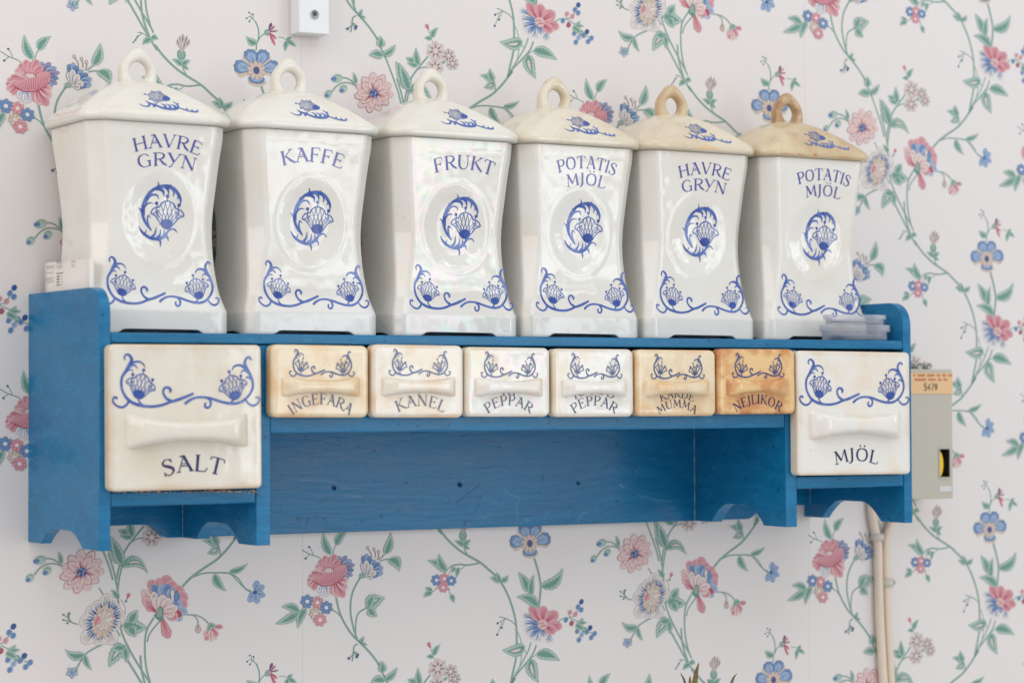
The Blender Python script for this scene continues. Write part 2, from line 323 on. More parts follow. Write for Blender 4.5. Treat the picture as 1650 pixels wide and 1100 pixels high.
def medallion_ornament(I, cx, cz):
    def A(x, y): return (cx+(x-525)*.0000515, cz-(y-540)*.0000515)
    def r(P, w): I.rib([A(*p) for p in P], [x*.000072 for x in w], 'cobalt')
    r([(385, 790), (300, 690), (245, 560), (238, 440), (270, 320), (340, 220), (430, 140), (550, 100), (660, 100), (760, 140), (830, 220), (868, 300), (865, 370)], [10, 26, 34, 30, 28, 38, 34, 40, 44, 38, 36, 26, 8])
    r([(385, 790), (335, 700), (318, 610), (335, 560), (375, 600)], [18, 22, 18, 16, 6])
    r([(270, 560), (262, 450), (300, 390), (360, 360), (410, 372)], [12, 24, 20, 14, 6])
    r([(280, 380), (350, 260), (430, 232), (480, 245), (500, 300)], [14, 26, 22, 20, 6]); r([(430, 150), (520, 145), (575, 180), (590, 255)], [22, 34, 30, 8])
    r([(600, 110), (650, 145), (668, 220)], [26, 28, 8]); r([(700, 120), (750, 170), (745, 250)], [24, 24, 6]); r([(780, 160), (825, 220), (810, 290)], [20, 20, 6])
    r([(475, 110), (490, 70), (468, 25)], [26, 18, 4]); r([(655, 110), (675, 85), (695, 55)], [26, 18, 4]); r([(330, 240), (330, 210), (315, 180)], [24, 14, 4]); r([(240, 560), (210, 480), (165, 440)], [24, 18, 6])
    r([(185, 725), (215, 790), (290, 860), (400, 910), (520, 910), (620, 860), (665, 800), (720, 760), (780, 755), (822, 805)], [8, 24, 34, 36, 40, 34, 26, 20, 18, 8])
    r([(400, 890), (450, 830), (465, 730)], [30, 24, 6]); r([(480, 900), (535, 850), (540, 760)], [28, 24, 6]); r([(560, 890), (605, 840), (600, 770)], [26, 22, 6]); r([(270, 840), (300, 810), (302, 775)], [20, 12, 4])
    r([(480, 910), (540, 950), (540, 1040)], [30, 26, 6]); r([(600, 870), (660, 880), (680, 945)], [30, 24, 6]); r([(665, 730), (665, 790), (640, 850)], [12, 12, 16])
    x, z = A(650, 545); crown_flower(I, x, z, .0134, -.04)
def lid_ornament(I, cx, cz):
    def A(x, y): return (cx+(x-760)*.0000428, cz-(y-370)*.0000385)
    def r(P, w): I.rib([A(*p) for p in P], [x*.000054 for x in w], 'cobalt')
    r([(160, 475), (220, 515), (300, 530), (360, 505), (375, 450), (320, 395)], [8, 16, 20, 26, 30, 6])
    r([(375, 440), (440, 470), (520, 500), (620, 545), (760, 560), (880, 545), (950, 500), (955, 430), (1000, 400)], [20, 34, 34, 36, 38, 34, 34, 24, 6])
    r([(450, 545), (460, 490), (530, 450)], [26, 34, 14]); 
    for x in (620, 720, 820): r([(x+30, 550), (x+70, 490), (x-5, 440)], [34, 34, 6])
    r([(950, 510), (1050, 550), (1180, 585), (1300, 580), (1325, 535)], [14, 22, 24, 26, 20]); r([(1080, 560), (1120, 530), (1105, 500)], [20, 20, 6]); r([(1180, 580), (1220, 560), (1195, 530)], [20, 20, 6])
    r([(890, 370), (930, 410), (950, 470)], [12, 20, 24])
    x0, z0 = A(655, 285); f0 = I.f
    I.f = lambda u, v, k: f0(x0+u, z0+v*.50, k); crown_flower(I, 0, 0, .0108, 1.22); I.f = f0

# ================================================================== WALL with wallpaper
def wallmat():
    m = new_mat('wallpaper_ground', (.72, .695, .69, 1), .55, .35); nt = m.node_tree; b = nt.nodes['Principled BSDF']
    n = noise_node(nt, 3, 3); c = mix(nt, ramp(nt, n.outputs[0], .3, (0, 0, 0, 1), .7, (1, 1, 1, 1)).outputs[0], (.725, .692, .682, 1), (.74, .707, .697, 1))
    nt.links.new(c, b.inputs['Base Color'])
    n2 = noise_node(nt, 120, 3); n3 = noise_node(nt, 9, 2)
    ad = nt.nodes.new('ShaderNodeMath'); ad.operation = 'MULTIPLY_ADD'; ad.inputs[1].default_value = .12
    nt.links.new(n2.outputs[0], ad.inputs[0]); nt.links.new(n3.outputs[0], ad.inputs[2])
    nt.links.new(bump(nt, ad.outputs[0], .35, .003), b.inputs['Normal'])
    return m
M['wall'] = wallmat()
wall = box('wall', -1.6, 1.9, .0012, .12, -1.1, 1.5, new_mat('wall_plaster', (.5, .48, .46, 1), .8)); wall['kind'] = 'structure'
PW, QH = 0.27332, 0.27489                    # column spacing and drop of the wallpaper repeat
seam = U(487, 700)[0]
edges = [-1.6]+[seam+k*2*PW for k in range(-3, 4) if -1.6 < seam+k*2*PW < 1.9]+[1.9]
for a, b in zip(edges[:-1], edges[1:]):
    o = box('wallpaper_strip', a+.00004, b-.00004, 0, .0012, -1.1, 1.5, M['wall'], wall); bevel(o, .00012, 1)

PC = {'stem': (134, 166, 156), 'stemd': (94, 136, 124), 'leafl': (166, 190, 180), 'leafm': (134, 166, 155), 'leafd': (106, 148, 137),
      'pink': (210, 146, 154), 'pinkl': (222, 182, 184), 'pinkd': (168, 76, 98), 'pale': (224, 202, 198), 'blue': (98, 136, 182), 'bluel': (150, 174, 206),
      'blued': (54, 86, 140), 'lilac': (148, 146, 178), 'cream': (222, 214, 210), 'tan': (208, 190, 174), 'brown': (140, 120, 116), 'plum': (112, 80, 112), 'grey': (150, 146, 150), 'white': (228, 224, 222)}
WM = {}
for k, c in PC.items():
    l = lin(c); g_ = lin((158, 158, 160)) if k not in ('pinkd', 'blued', 'plum', 'brown', 'stemd', 'leafd') else l; WM[k] = new_mat('print_'+k, tuple(min(.78, v*.86+q*.14) for v, q in zip(l[:3], g_[:3]))+(1,), .5, .35)
PRINT = Ink(lambda u, v, k: (u, v, k))        # positions filled in below, k = painter's layer inside a motif
class Crop:
    def __init__(s, x, y, sc): s.x, s.y, s.sc = x, y, sc
    def __call__(s, a, b): return U(s.x+a/s.sc, s.y+b/s.sc, 0)
class Pen:
    """draws wallpaper marks given in an enlarged tracing of the photograph; unit = 1 tracing pixel"""
    def __init__(s, x, y, sc):
        s.c = Crop(x, y, sc); s.unit = math.dist(s.c(800, 500), s.c(800, 510))/10; s.I = PRINT
    def start(s): s.I.k = 0
    def rib(s, P, w, m, **k): s.I.rib([s.c(*p) for p in P], [x*s.unit for x in w] if hasattr(w, '__len__') else w*s.unit, m, **k)
    def poly(s, P, m, sm=True): s.I.poly([s.c(*p) for p in P], m, sm)
    def dot(s, x, y, r, m, ry=None, rot=0): 
        ry = ry or r; c, q = math.cos(rot), math.sin(rot)
        s.poly([(x+r*math.cos(t)*c-ry*math.sin(t)*q, y+r*math.cos(t)*q+ry*math.sin(t)*c) for t in [2*math.pi*i/9 for i in range(9)]], m, False)
    def stem(s, P, w=14, n=5):
        s.rib(P, w, 'stemd', n=n)
        s.rib([(x-w*.12, y-w*.10) for x, y in P], [w*.66]*len(P), 'stem', n=n)
    def leaf(s, bx, by, tx, ty, w, bend=.0, c=('leafl', 'leafd', 'stemd'), jag=True, light=False):
        dx, dy = tx-bx, ty-by; L = math.hypot(dx, dy); nx, ny = -dy/L, dx/L
        C = lambda t: (bx+dx*t+nx*bend*L*4*t*(1-t), by+dy*t+ny*bend*L*4*t*(1-t))
        def prof(t): return (math.sin(math.pi*min(1, t**.72))**.8)*(1-.25*t)
        def outline(k, t0, t1, j):
            A, B = [], []; n = 12
            for i in range(n+1):
                t = t0+(t1-t0)*i/n; x, y = C(t); ww = w*.5*k*prof((t-t0)/(t1-t0))*(1+(j if i % 2 else -j))
                A.append((x+nx*ww, y+ny*ww)); B.append((x-nx*ww, y-ny*ww))
            return A+B[::-1][1:-1]
        s.poly(outline(1.10, -.01, 1.03, .06 if jag else 0), 'leafm', False)
        s.poly(outline(.94, 0, 1.0, .06 if jag else 0), c[0], False)
        s.poly(outline(.58, .04, .82, .22 if jag else 0), c[1], False)
        s.rib([C(t) for t in (0, .3, .6, .95)], [3.5, 3, 2.4, 1], c[2], n=3)
        if light: s.poly(outline(.22, .2, .7, .2), 'pale', False)
    def petal(s, cx, cy, tx, ty, w, fill, edge=None, vein=None, nv=3, base=0.0, round_=.62, ew=4, vl=(.15, .9), pt=False):
        dx, dy = tx-cx, ty-cy; L = math.hypot(dx, dy); ux, uy = dx/L, dy/L; nx, ny = -uy, ux
        def out(k, ext):
            P = []
            for t, q in (((base, .12), (base+.25*(1-base), .6), (.52, .98), (.76, .88), (.93, .50), (1.0, .02)) if pt else ((base, .10), (base+.25*(1-base), .45), (round_, .98), (.84, .86), (.96, .45), (1.0, 0))):
                P.append((t, q*k))
            A = [(cx+ux*L*(t)+nx*w*.5*q+ux*ext*(t > .9), cy+uy*L*t+ny*w*.5*q+uy*ext*(t > .9)) for t, q in P]
            B = [(cx+ux*L*(t)-nx*w*.5*q+ux*ext*(t > .9), cy+uy*L*t-ny*w*.5*q+uy*ext*(t > .9)) for t, q in P]
            return A+B[::-1][1:]
        if edge: s.poly(out(1+2*ew/w, ew), edge, True)
        s.poly(out(1, 0), fill, True)
        if vein:
            for i in range(nv):
                q = (i-(nv-1)/2)/max(1, nv)*.8
                s.rib([(cx+ux*L*t+nx*w*.5*q*(.35+t), cy+uy*L*t+ny*w*.5*q*(.35+t)) for t in (vl[0], (vl[0]+vl[1])/2, vl[1])], [4.4, 4.0, 1.6], vein, n=2)
    def berries(s, stemP, ends, r=8, c='blued', w=6):
        s.rib(stemP, w, 'stemd')
        for (x0, y0, x1, y1) in ends: s.rib([(x0, y0), ((x0+x1)/2+3, (y0+y1)/2-4), (x1, y1)], w*.8, 'stemd', n=3); s.dot(x1, y1, r, c)
    def floret(s, x, y, r, c, cc='white', n=7, edge=None):
        for i in range(n):
            a = 2*math.pi*i/n+.3; s.petal(x, y, x+r*1.05*math.cos(a), y+r*1.05*math.sin(a), r*.60, c, {'blue': 'blued', 'pink': 'pinkd'}.get(c, 'brown'), None, ew=1.6)
        s.dot(x, y, r*.30, cc)
        for i in range(n):
            a = 2*math.pi*(i+.5)/n+.3; s.rib([(x+r*.42*math.cos(a), y+r*.42*math.sin(a)), (x+r*.8*math.cos(a), y+r*.8*math.sin(a))], 3, {'blue': 'blued', 'pink': 'pinkd'}.get(c, 'brown'))
    def start_flower(s): pass

# ---- tracing A: carnation, blue cup flower, forget-me-nots and their stems
p = Pen(360, 840, 4.2308)
p.start(); p.stem([(768, 520), (800, 640), (870, 760), (940, 830), (1010, 905), (1080, 1000)], 16)
p.stem([(935, 375), (880, 480), (865, 600), (885, 720), (915, 810)], 15); p.stem([(975, 585), (915, 630), (900, 720), (905, 790)], 12)
p.stem([(735, 597), (775, 620), (805, 655)], 9)
p.stem([(742, 245), (750, 195), (768, 155)], 8); p.stem([(735, 240), (728, 215)], 8)
p.leaf(730, 225, 680, 72, 62, -.08); p.leaf(765, 160, 842, 62, 62, -.10)
p.berries([(672, 275), (655, 245), (610, 228), (575, 215), (535, 190)], [(612, 228, 584, 172), (590, 222, 560, 250)], 8)
# carnation
for tx, ty, w, c in ((790, 235, 36, 'bluel'), (838, 235, 40, 'lilac'), (872, 262, 40, 'bluel'), (893, 292, 36, 'lilac'), (886, 330, 36, 'blue'), (878, 365, 40, 'lilac'), (850, 385, 42, 'bluel'), (825, 372, 40, 'bluel')):
    p.petal(770, 322, tx, ty, w, c, 'blued', 'plum', 3, base=.3, ew=3, pt=True)
for tx, ty, w, c in ((572, 405, 46, 'pink'), (578, 375, 40, 'pinkl'), (600, 350, 40, 'pink'), (575, 435, 44, 'pinkl'), (600, 455, 46, 'pink'), (628, 300, 50, 'pinkl'), (655, 262, 52, 'pink'), (690, 232, 50, 'pink'), (726, 240, 52, 'pink'), (762, 224, 50, 'pink'), (788, 262, 46, 'pink')):
    p.petal(715, 350, tx, ty, w, c, 'pinkl', 'pinkd', 4, base=.2, ew=2.5, vl=(.45, .97)); p.petal(715, 350, tx+10, ty+14, w*.6, c, None, 'pinkd', 1, base=.3, pt=True)
for tx, ty, w, c in ((640, 478, 36, 'white'), (662, 500, 36, 'cream'), (688, 512, 36, 'white'), (712, 505, 36, 'cream')):
    p.petal(690, 395, tx, ty, w, c, 'lilac', 'blue', 3, base=.2, ew=2)
for tx, ty, w, c in ((745, 495, 44, 'pink'), (775, 515, 48, 'pinkl'), (822, 512, 54, 'pink'), (842, 455, 50, 'pinkl'), (845, 400, 44, 'pinkl')):
    p.petal(745, 385, tx, ty, w, c, 'pink', 'pinkd', 4, base=.1, ew=2.5)
p.poly([(598, 400), (640, 372), (690, 350), (740, 340), (790, 300), (832, 296), (836, 350), (800, 395), (745, 425), (690, 432), (640, 420)], 'pink')
for i in range(15):
    t = i/14; x0, y0 = 612+t*215, 398-t*90+8*math.sin(t*9); x1, y1 = 650+t*150, 424-30*max(0, t-.5)+4*math.sin(t*20)
    p.rib([(x0, y0), ((x0+x1)/2+3, (y0+y1)/2+6), (x1, y1)], [3, 4, 5], 'pinkd', n=2)
p.rib([(600, 402), (645, 425), (690, 436), (745, 428), (800, 398), (834, 356)], [3, 6, 7, 7, 6, 3], 'pinkd')
p.dot(716, 332, 26, 'tan', 15)
for i in range(9): a = math.pi+i*.42; p.rib([(716, 340), (716+34*math.cos(a), 334+24*math.sin(a))], 4, 'pale'); p.dot(716+36*math.cos(a), 334+24*math.sin(a), 4, 'pinkd')
# blue cup flower
p.rib([(1010, 240), (1002, 210), (985, 185)], 6, 'brown'); p.rib([(1035, 245), (1035, 215), (1026, 195)], 6, 'brown'); p.rib([(1048, 262), (1058, 235), (1056, 212)], 6, 'brown')
for x, y in ((982, 178), (1026, 188), (1056, 204)): p.dot(x, y, 9, 'brown', 12); p.dot(x, y, 5, 'cream', 8)
p.stem([(1060, 258), (1085, 235), (1102, 215)], 8); p.stem([(1068, 268), (1100, 258), (1130, 256)], 8)
p.leaf(1100, 222, 1140, 78, 62, .08); p.leaf(1128, 252, 1198, 335, 78, -.22)
for tx, ty, w, c in ((950, 235, 34, 'blue'), (975, 222, 34, 'bluel'), (998, 240, 34, 'blue'), (1030, 262, 32, 'bluel'), (1062, 282, 34, 'blue'), (1084, 312, 36, 'bluel'), (1082, 350, 40, 'bluel'), (1050, 366, 40, 'blue')):
    p.petal(985, 345, tx, ty, w, c, 'blued', 'blued', 3, base=.1, ew=3)
for tx, ty, w in ((945, 285, 34), (972, 262, 40), (1008, 290, 42), (1040, 338, 40), (1018, 370, 40)):
    p.petal(975, 375, tx, ty, w, 'cream', 'blued', 'grey', 3, base=.0, ew=2.5)
p.poly([(930, 355), (950, 350), (968, 372), (950, 385), (925, 378)], 'stem')
# forget-me-nots
p.leaf(515, 610, 398, 580, 60, .12); p.leaf(512, 618, 358, 695, 62, -.05); p.leaf(560, 590, 508, 722, 56, .08); p.rib([(570, 590), (515, 612), (480, 640)], 7, 'stem')
p.floret(570, 543, 44, 'blue'); p.floret(640, 550, 40, 'pink'); p.floret(700, 585, 42, 'blue'); p.floret(624, 626, 38, 'tan', 'cream'); p.floret(657, 668, 42, 'pink')
p.leaf(975, 585, 1095, 520, 100, -.12, light=True); p.leaf(985, 580, 1035, 495, 60, -.1); p.leaf(990, 590, 1045, 645, 62, .1)
p.leaf(935, 825, 955, 780, 24); p.leaf(940, 828, 980, 838, 20)
p.berries([(915, 830), (890, 850), (884, 900), (876, 950)], [(884, 905, 853, 930), (884, 890, 908, 920), (890, 885, 914, 905)], 9)
p.leaf(1080, 1025, 1078, 950, 58, .05); p.leaf(1095, 1080, 1182, 995, 46, .1); p.leaf(1095, 1080, 1005, 1090, 62, .1)
# ---- tracing B: daisy column (top centre)
p = Pen(440, 0, 4.125)
p.start(); p.stem([(700, 290), (745, 380), (795, 510), (830, 610), (850, 690)], 13)
p.stem([(870, 690), (890, 600), (930, 500), (1030, 375)], 13); p.stem([(955, 468), (985, 452), (1020, 446)], 9)
p.leaf(888, 595, 815, 410, 76, .02); p.leaf(890, 610, 1025, 640, 70, -.30, light=True)
p.leaf(952, 430, 882, 385, 58, .05); p.leaf(965, 435, 950, 318, 50, -.05); p.leaf(960, 440, 890, 420, 40)
p.leaf(1050, 262, 1005, 255, 34, .1); p.leaf(1055, 252, 1098, 185, 42, -.12); p.rib([(1060, 285), (1045, 235), (1032, 205)], 6, 'stem'); p.petal(1035, 205, 1016, 160, 28, 'pink', None, 'pinkd', 2)
for x, y, r in ((1080, 340, 62), (1165, 372, 46), (1076, 450, 56), (1192, 425, 40)):
    for i in range(7):
        a = i*2*math.pi/7+.2; p.petal(x, y, x+r*math.cos(a), y+r*math.sin(a), r*.62, 'pale' if i % 2 else 'cream', 'grey', 'brown', 3, ew=2.2)
    for i in range(14): a = i*.449; p.rib([(x+r*.2*math.cos(a), y+r*.2*math.sin(a)), (x+r*.52*math.cos(a), y+r*.52*math.sin(a))], 3.4, 'grey')
    p.dot(x, y, r*.29, 'pale')
p.dot(1130, 415, 12, 'stem')
# buds and daisy
p.stem([(570, 590), (530, 560), (470, 550), (420, 575), (392, 610)], 8); p.stem([(545, 560), (500, 525), (455, 515)], 8)
p.leaf(548, 560, 532, 482, 30, .05)
for x, y, a, s_ in ((425, 522, 2.9, 40), (366, 625, 2.2, 32), (466, 592, 2.2, 33)):
    p.dot(x, y, s_*.95, 'leafl', s_*.72, a); p.rib([(x+s_*.7, y-s_*.2), (x, y-s_*.55), (x-s_*.7, y-s_*.1)], 4, 'stemd'); p.dot(x+math.cos(a)*s_*.55, y+math.sin(a)*s_*.45, s_*.5, 'blue', s_*.42); p.rib([(x+math.cos(a)*s_*.2, y), (x+math.cos(a)*s_*.95, y+math.sin(a)*s_*.6)], 5, 'blued')
for ring, n, off in ((0, 11, .1), (1, 9, .35)):
    for i in range(n):
        a = 2*math.pi*i/n+off; R = (128, 100)[ring]*(1+.06*math.sin(i*5))
        p.petal(668, 622, 668+R*math.cos(a), 618+R*math.sin(a), 56 if ring == 0 else 48, 'pale', 'pinkd' if i % 2 else 'pink', 'pinkd' if i % 3 == 0 else 'pink', 3, base=.15, ew=3.4, vl=(.3, .85), pt=True)
p.dot(668, 622, 30, 'blued')
for i in range(16): a = i*2.4; r = 8+22*((i*7) % 10)/10; p.dot(668+r*math.cos(a), 622+r*math.sin(a), 5, 'bluel' if i % 2 else 'plum')
for i in range(14): a = i*.449; p.rib([(668+28*math.cos(a), 622+28*math.sin(a)), (668+46*math.cos(a), 622+46*math.sin(a))], [5, 2], 'plum')
# ---- tracing C: passion flower, peony
p = Pen(0, 830, 4.0741)
p.start(); p.stem([(710, 250), (745, 360), (770, 480)], 14); p.stem([(800, 330), (780, 420), (772, 500), (778, 585)], 14)
p.stem([(650, 475), (685, 530)], 10); p.stem([(790, 700), (800, 770), (850, 880), (920, 1000), (985, 1100), (1005, 1140)], 14)
p.stem([(1010, 668), (960, 760), (950, 880), (960, 1000), (985, 1095)], 14); p.stem([(1050, 690), (985, 770), (965, 830)], 11)
p.stem([(765, 750), (790, 790)], 9)
p.leaf(780, 545, 728, 485, 46, .05); p.rib([(790, 550), (815, 590), (822, 640), (795, 680)], 4, 'brown'); p.rib([(818, 560), (838, 545), (842, 530)], 6, 'stem'); p.petal(832, 548, 850, 508, 30, 'pink', None, 'pinkd', 2); p.leaf(832, 555, 818, 572, 22)
PF = (685, 690)
for i, (tx, ty, w) in enumerate(((705, 512, 90), (770, 570, 100), (815, 640, 90), (790, 720, 90), (740, 845, 110), (640, 850, 110), (540, 835, 100), (522, 700, 110), (570, 610, 100), (630, 560, 90))):
    p.petal(PF[0], PF[1], tx, ty, w, 'cream', 'grey', 'grey', 5, base=.0, ew=2.5, vl=(.5, .92))
for i in range(34):
    a = i*2*math.pi/34; c, q = math.cos(a), math.sin(a)
    ex, ey = 134*c, 130*q*.95; ex, ey = ex*.86-ey*.25*.6, ey*1.05-ex*.15
    p.rib([(PF[0]-10+ex*.45, PF[1]+ey*.45), (PF[0]-10+ex*.98, PF[1]+ey*.98)], [24, 5], 'blue' if i % 3 else 'blued', n=2)
for i in range(26):
    a = i*2*math.pi/26; p.petal(PF[0]-8, PF[1]+6, PF[0]-8+(88+10*(i % 2))*math.cos(a)*.82+18*math.sin(a)*-1, PF[1]+6+(98+12*(i % 3))*math.sin(a), 26, 'tan', 'brown', None, ew=2, pt=True)
for i in range(18):
    a = i*2*math.pi/18+.1; p.petal(PF[0]-2, PF[1], PF[0]-2+60*math.cos(a)-10*math.sin(a), PF[1]+66*math.sin(a), 24, 'cream' if i % 2 else 'tan', 'brown', None, ew=1.8, pt=True)
p.dot(640, 690, 22, 'pink', 32, .3); p.rib([(625, 720), (632, 690), (652, 664)], 5, 'pinkd')
p.berries([(512, 713), (470, 700), (450, 670), (445, 640)], [(470, 700, 415, 650), (465, 700, 415, 685), (460, 695, 440, 706), (450, 665, 455, 640)], 7, 'stemd', 6)
p.leaf(808, 715, 962, 735, 110, .05); p.leaf(850, 700, 900, 622, 70, .0); p.leaf(850, 730, 888, 795, 76, .0); p.rib([(795, 730), (820, 712)], 8, 'stem')
p.stem([(665, 848), (600, 880), (550, 920), (515, 980), (495, 1020)], 9); p.leaf(550, 912, 428, 880, 62, -.20); p.leaf(555, 915, 600, 1012, 40, .1)
p.floret(470, 1030, 36, 'bluel', 'blue', 5); p.leaf(505, 1010, 480, 1035, 26)
p.leaf(822, 850, 715, 990, 90, .08, light=True); p.leaf(810, 870, 735, 880, 70, .1); p.leaf(820, 870, 830, 962, 50); p.rib([(820, 855), (780, 840), (745, 850)], 6, 'stem')
# leaves of the big fork
p.leaf(800, 325, 725, 140, 76, .02)
p.leaf(803, 335, 968, 375, 70, -.30, light=True)
# peony
p.start()
p.stem([(1198, 465), (1250, 410), (1330, 350), (1420, 290), (1490, 220), (1545, 150), (1575, 110)], 17); p.stem([(1250, 410), (1330, 380), (1420, 375), (1500, 378), (1560, 410), (1610, 480), (1650, 500)], 11)
p.stem([(1440, 285), (1445, 240), (1437, 200)], 10); p.leaf(1440, 205, 1330, 165, 60, .1); p.leaf(1430, 195, 1405, 110, 60, -.1); p.leaf(1435, 205, 1360, 250, 60, -.1, light=True)
p.leaf(1505, 370, 1625, 315, 44, .1); p.leaf(1405, 385, 1482, 495, 62, .1)
for tx, ty, w in ((975, 430, 80), (1035, 415, 84), (1090, 392, 90), (1135, 430, 84), (1200, 475, 90), (1232, 530, 84), (1228, 590, 80)):
    p.petal(1100, 560, tx, ty, w, 'pink', 'pinkl', 'pinkd', 4, base=.3, ew=4)
for tx, ty, w, c in ((1000, 455, 56, 'blue'), (1055, 455, 60, 'bluel'), (1100, 450, 60, 'blue'), (1135, 480, 60, 'bluel'), (1175, 520, 60, 'blue'), (1195, 580, 60, 'bluel'), (1225, 640, 66, 'bluel'), (1190, 685, 60, 'bluel'), (1140, 690, 60, 'blue')):
    p.petal(1095, 590, tx, ty, w, c, 'bluel', 'blued', 3, base=.25, ew=3.4)
p.petal(1080, 620, 1195, 655, 60, 'pinkd', 'cream'); p.petal(1080, 620, 1160, 680, 56, 'pink', 'cream', 'pinkd', 3)
for tx, ty, w, c in ((938, 490, 60, 'pale'), (942, 540, 62, 'pinkl'), (965, 580, 60, 'pink'), (1005, 500, 56, 'cream')): p.petal(1035, 640, tx, ty, w, c, 'pinkd', 'pinkd', 4, base=.05, ew=2.5)
for tx, ty, w, c in ((1020, 530, 60, 'cream'), (1075, 520, 64, 'cream'), (1120, 545, 60, 'cream'), (1165, 600, 60, 'cream'), (1150, 645, 56, 'pale')): p.petal(1040, 640, tx, ty, w, c, 'pinkd', 'pink', 4, base=.0, ew=2.5)
p.petal(1135, 580, 1130, 485, 26, 'cream', 'blued'); p.petal(1150, 590, 1160, 500, 26, 'blue', 'blued')
p.petal(1055, 650, 1105, 803, 62, 'pink', 'pinkd', 'pinkd', 3, base=0, ew=2.5, round_=.75)
p.poly([(1045, 595), (1070, 610), (1072, 650), (1060, 690), (1030, 680), (1010, 655), (1025, 640)], 'stemd'); p.poly([(1048, 605), (1062, 620), (1060, 660), (1035, 665), (1028, 645)], 'leafm')
p.stem([(1225, 650), (1290, 655), (1340, 680), (1378, 720)], 8); p.stem([(1265, 652), (1295, 680), (1300, 710)], 7); p.petal(1300, 705, 1300, 768, 30, 'tan', 'brown', 'brown', 2)
for tx, ty, c in ((1350, 820, 'pink'), (1385, 828, 'pale'), (1418, 815, 'pale'), (1428, 790, 'pink'), (1462, 730, 'pink'), (1340, 790, 'pinkl')): p.petal(1385, 730, tx, ty, 34, c, None, 'pinkd', 2)
p.leaf(1368, 720, 1420, 725, 40); p.leaf(1380, 715, 1360, 765, 26)
# ---- tracing A again: blue star flower at the end of the sprig (left of the carnation)
p = Pen(360, 840, 4.2308); p.start()
p.rib([(0, 350), (50, 358), (100, 410), (150, 455), (190, 470)], 9, 'stem')
for tx, ty, w in ((230, 402, 44), (275, 435, 42), (282, 505, 40), (232, 555, 48), (172, 545, 44), (178, 500, 30)): p.petal(215, 480, tx, ty, w, 'bluel', 'blued', 'blue', 3, ew=2.5, pt=True)
p.dot(214, 480, 14, 'blued')
# ---- tracing D: thistle stem, cluster, blue five-petalled flower, two-tone flower
p = Pen(650, 840, 4.2308)
p.start(); p.stem([(245, 50), (300, 120), (370, 185), (430, 225), (520, 275), (580, 325), (640, 380), (690, 455), (735, 560), (765, 680), (772, 800), (768, 920), (745, 1030), (728, 1110)], 16)
p.stem([(520, 280), (440, 295), (380, 290), (330, 300)], 12); p.rib([(425, 292), (400, 318), (360, 325), (330, 302)], 7, 'stem')
p.stem([(435, 222), (415, 185), (410, 165)], 9); p.leaf(408, 165, 348, 130, 40, .1); p.leaf(412, 165, 460, 125, 40, -.1); p.leaf(412, 165, 452, 188, 30)
p.dot(405, 95, 28, 'leafd', 36); p.dot(405, 92, 20, 'leafm', 26); p.rib([(405, 120), (405, 150)], 9, 'stem')
for tx, ty in ((378, 10), (395, -15), (415, -30), (440, -20), (455, 5), (430, 20)): p.petal(408, 75, tx, ty-8, 30, 'tan', None, 'lilac', 2); p.rib([(tx+(408-tx)*.35, ty+(75-ty)*.35), (tx, ty-14)], [6, 3], 'blued')
p.leaf(290, 340, 165, 265, 66, .12); p.leaf(290, 335, 243, 218, 60, -.12); p.rib([(330, 300), (305, 320), (285, 352)], 8, 'stem'); p.rib([(330, 300), (322, 330), (312, 360)], 6, 'stem')
p.leaf(375, 310, 360, 380, 34); p.leaf(350, 308, 330, 350, 26)
p.floret(226, 398, 38, 'blue'); p.floret(278, 388, 36, 'pink'); p.floret(326, 402, 34, 'blue'); p.floret(271, 448, 34, 'pink')
p.rib([(232, 440), (215, 465), (195, 478)], 6, 'stem'); p.leaf(195, 478, 138, 515, 44, .1); p.leaf(195, 468, 148, 448, 32); p.rib([(312, 450), (312, 480), (328, 500)], 6, 'stem'); p.leaf(325, 495, 345, 550, 38)
p.leaf(655, 410, 592, 380, 46, .1); p.leaf(655, 405, 635, 345, 34); p.leaf(662, 405, 715, 365, 40, .15)
p.stem([(892, 250), (918, 340), (935, 430), (930, 510), (920, 585)], 14); p.leaf(935, 445, 1085, 322, 80, .18)
p.leaf(850, 478, 785, 345, 66, .08); p.leaf(872, 500, 890, 362, 50, -.08); p.rib([(850, 478), (870, 505), (895, 530)], 8, 'stem'); p.leaf(915, 575, 775, 512, 76, .15)
# blue five-petalled flower
for tx, ty, w in ((800, 25, 90), (925, 20, 84), (998, 115, 100), (865, 240, 110), (728, 145, 96)):
    p.petal(860, 148, tx+4, ty+10, w, 'tan', None, None, base=.1, round_=.72)
for tx, ty, w in ((812, 18, 84), (915, 12, 76), (1000, 105, 92), (862, 232, 104), (726, 130, 90)):
    dx, dy = tx-860, ty-148; L = math.hypot(dx, dy); nx, ny = -dy/L, dx/L
    for k in (-.27, 0, .27): p.petal(860, 148, 860+dx*(.95 if k else 1)+nx*w*k, 148+dy*(.95 if k else 1)+ny*w*k, w*.52, 'blue', 'blued', None, base=.2, round_=.78, ew=3)
    p.petal(860, 148, 860+dx*.86, 148+dy*.86, w*.66, 'bluel', None, 'blue', 4, base=.2, round_=.75)
for i in range(10):
    a = i*.628+.2; p.petal(860, 148, 860+58*math.cos(a), 148+62*math.sin(a), 24, 'tan', 'brown', 'pinkl', 1, ew=2)
p.dot(860, 148, 20, 'blued', 26)
for k in (-9, -3, 3, 9): p.rib([(860+k, 128), (860+k*1.2, 150), (860+k, 170)], 3, 'plum', n=2)
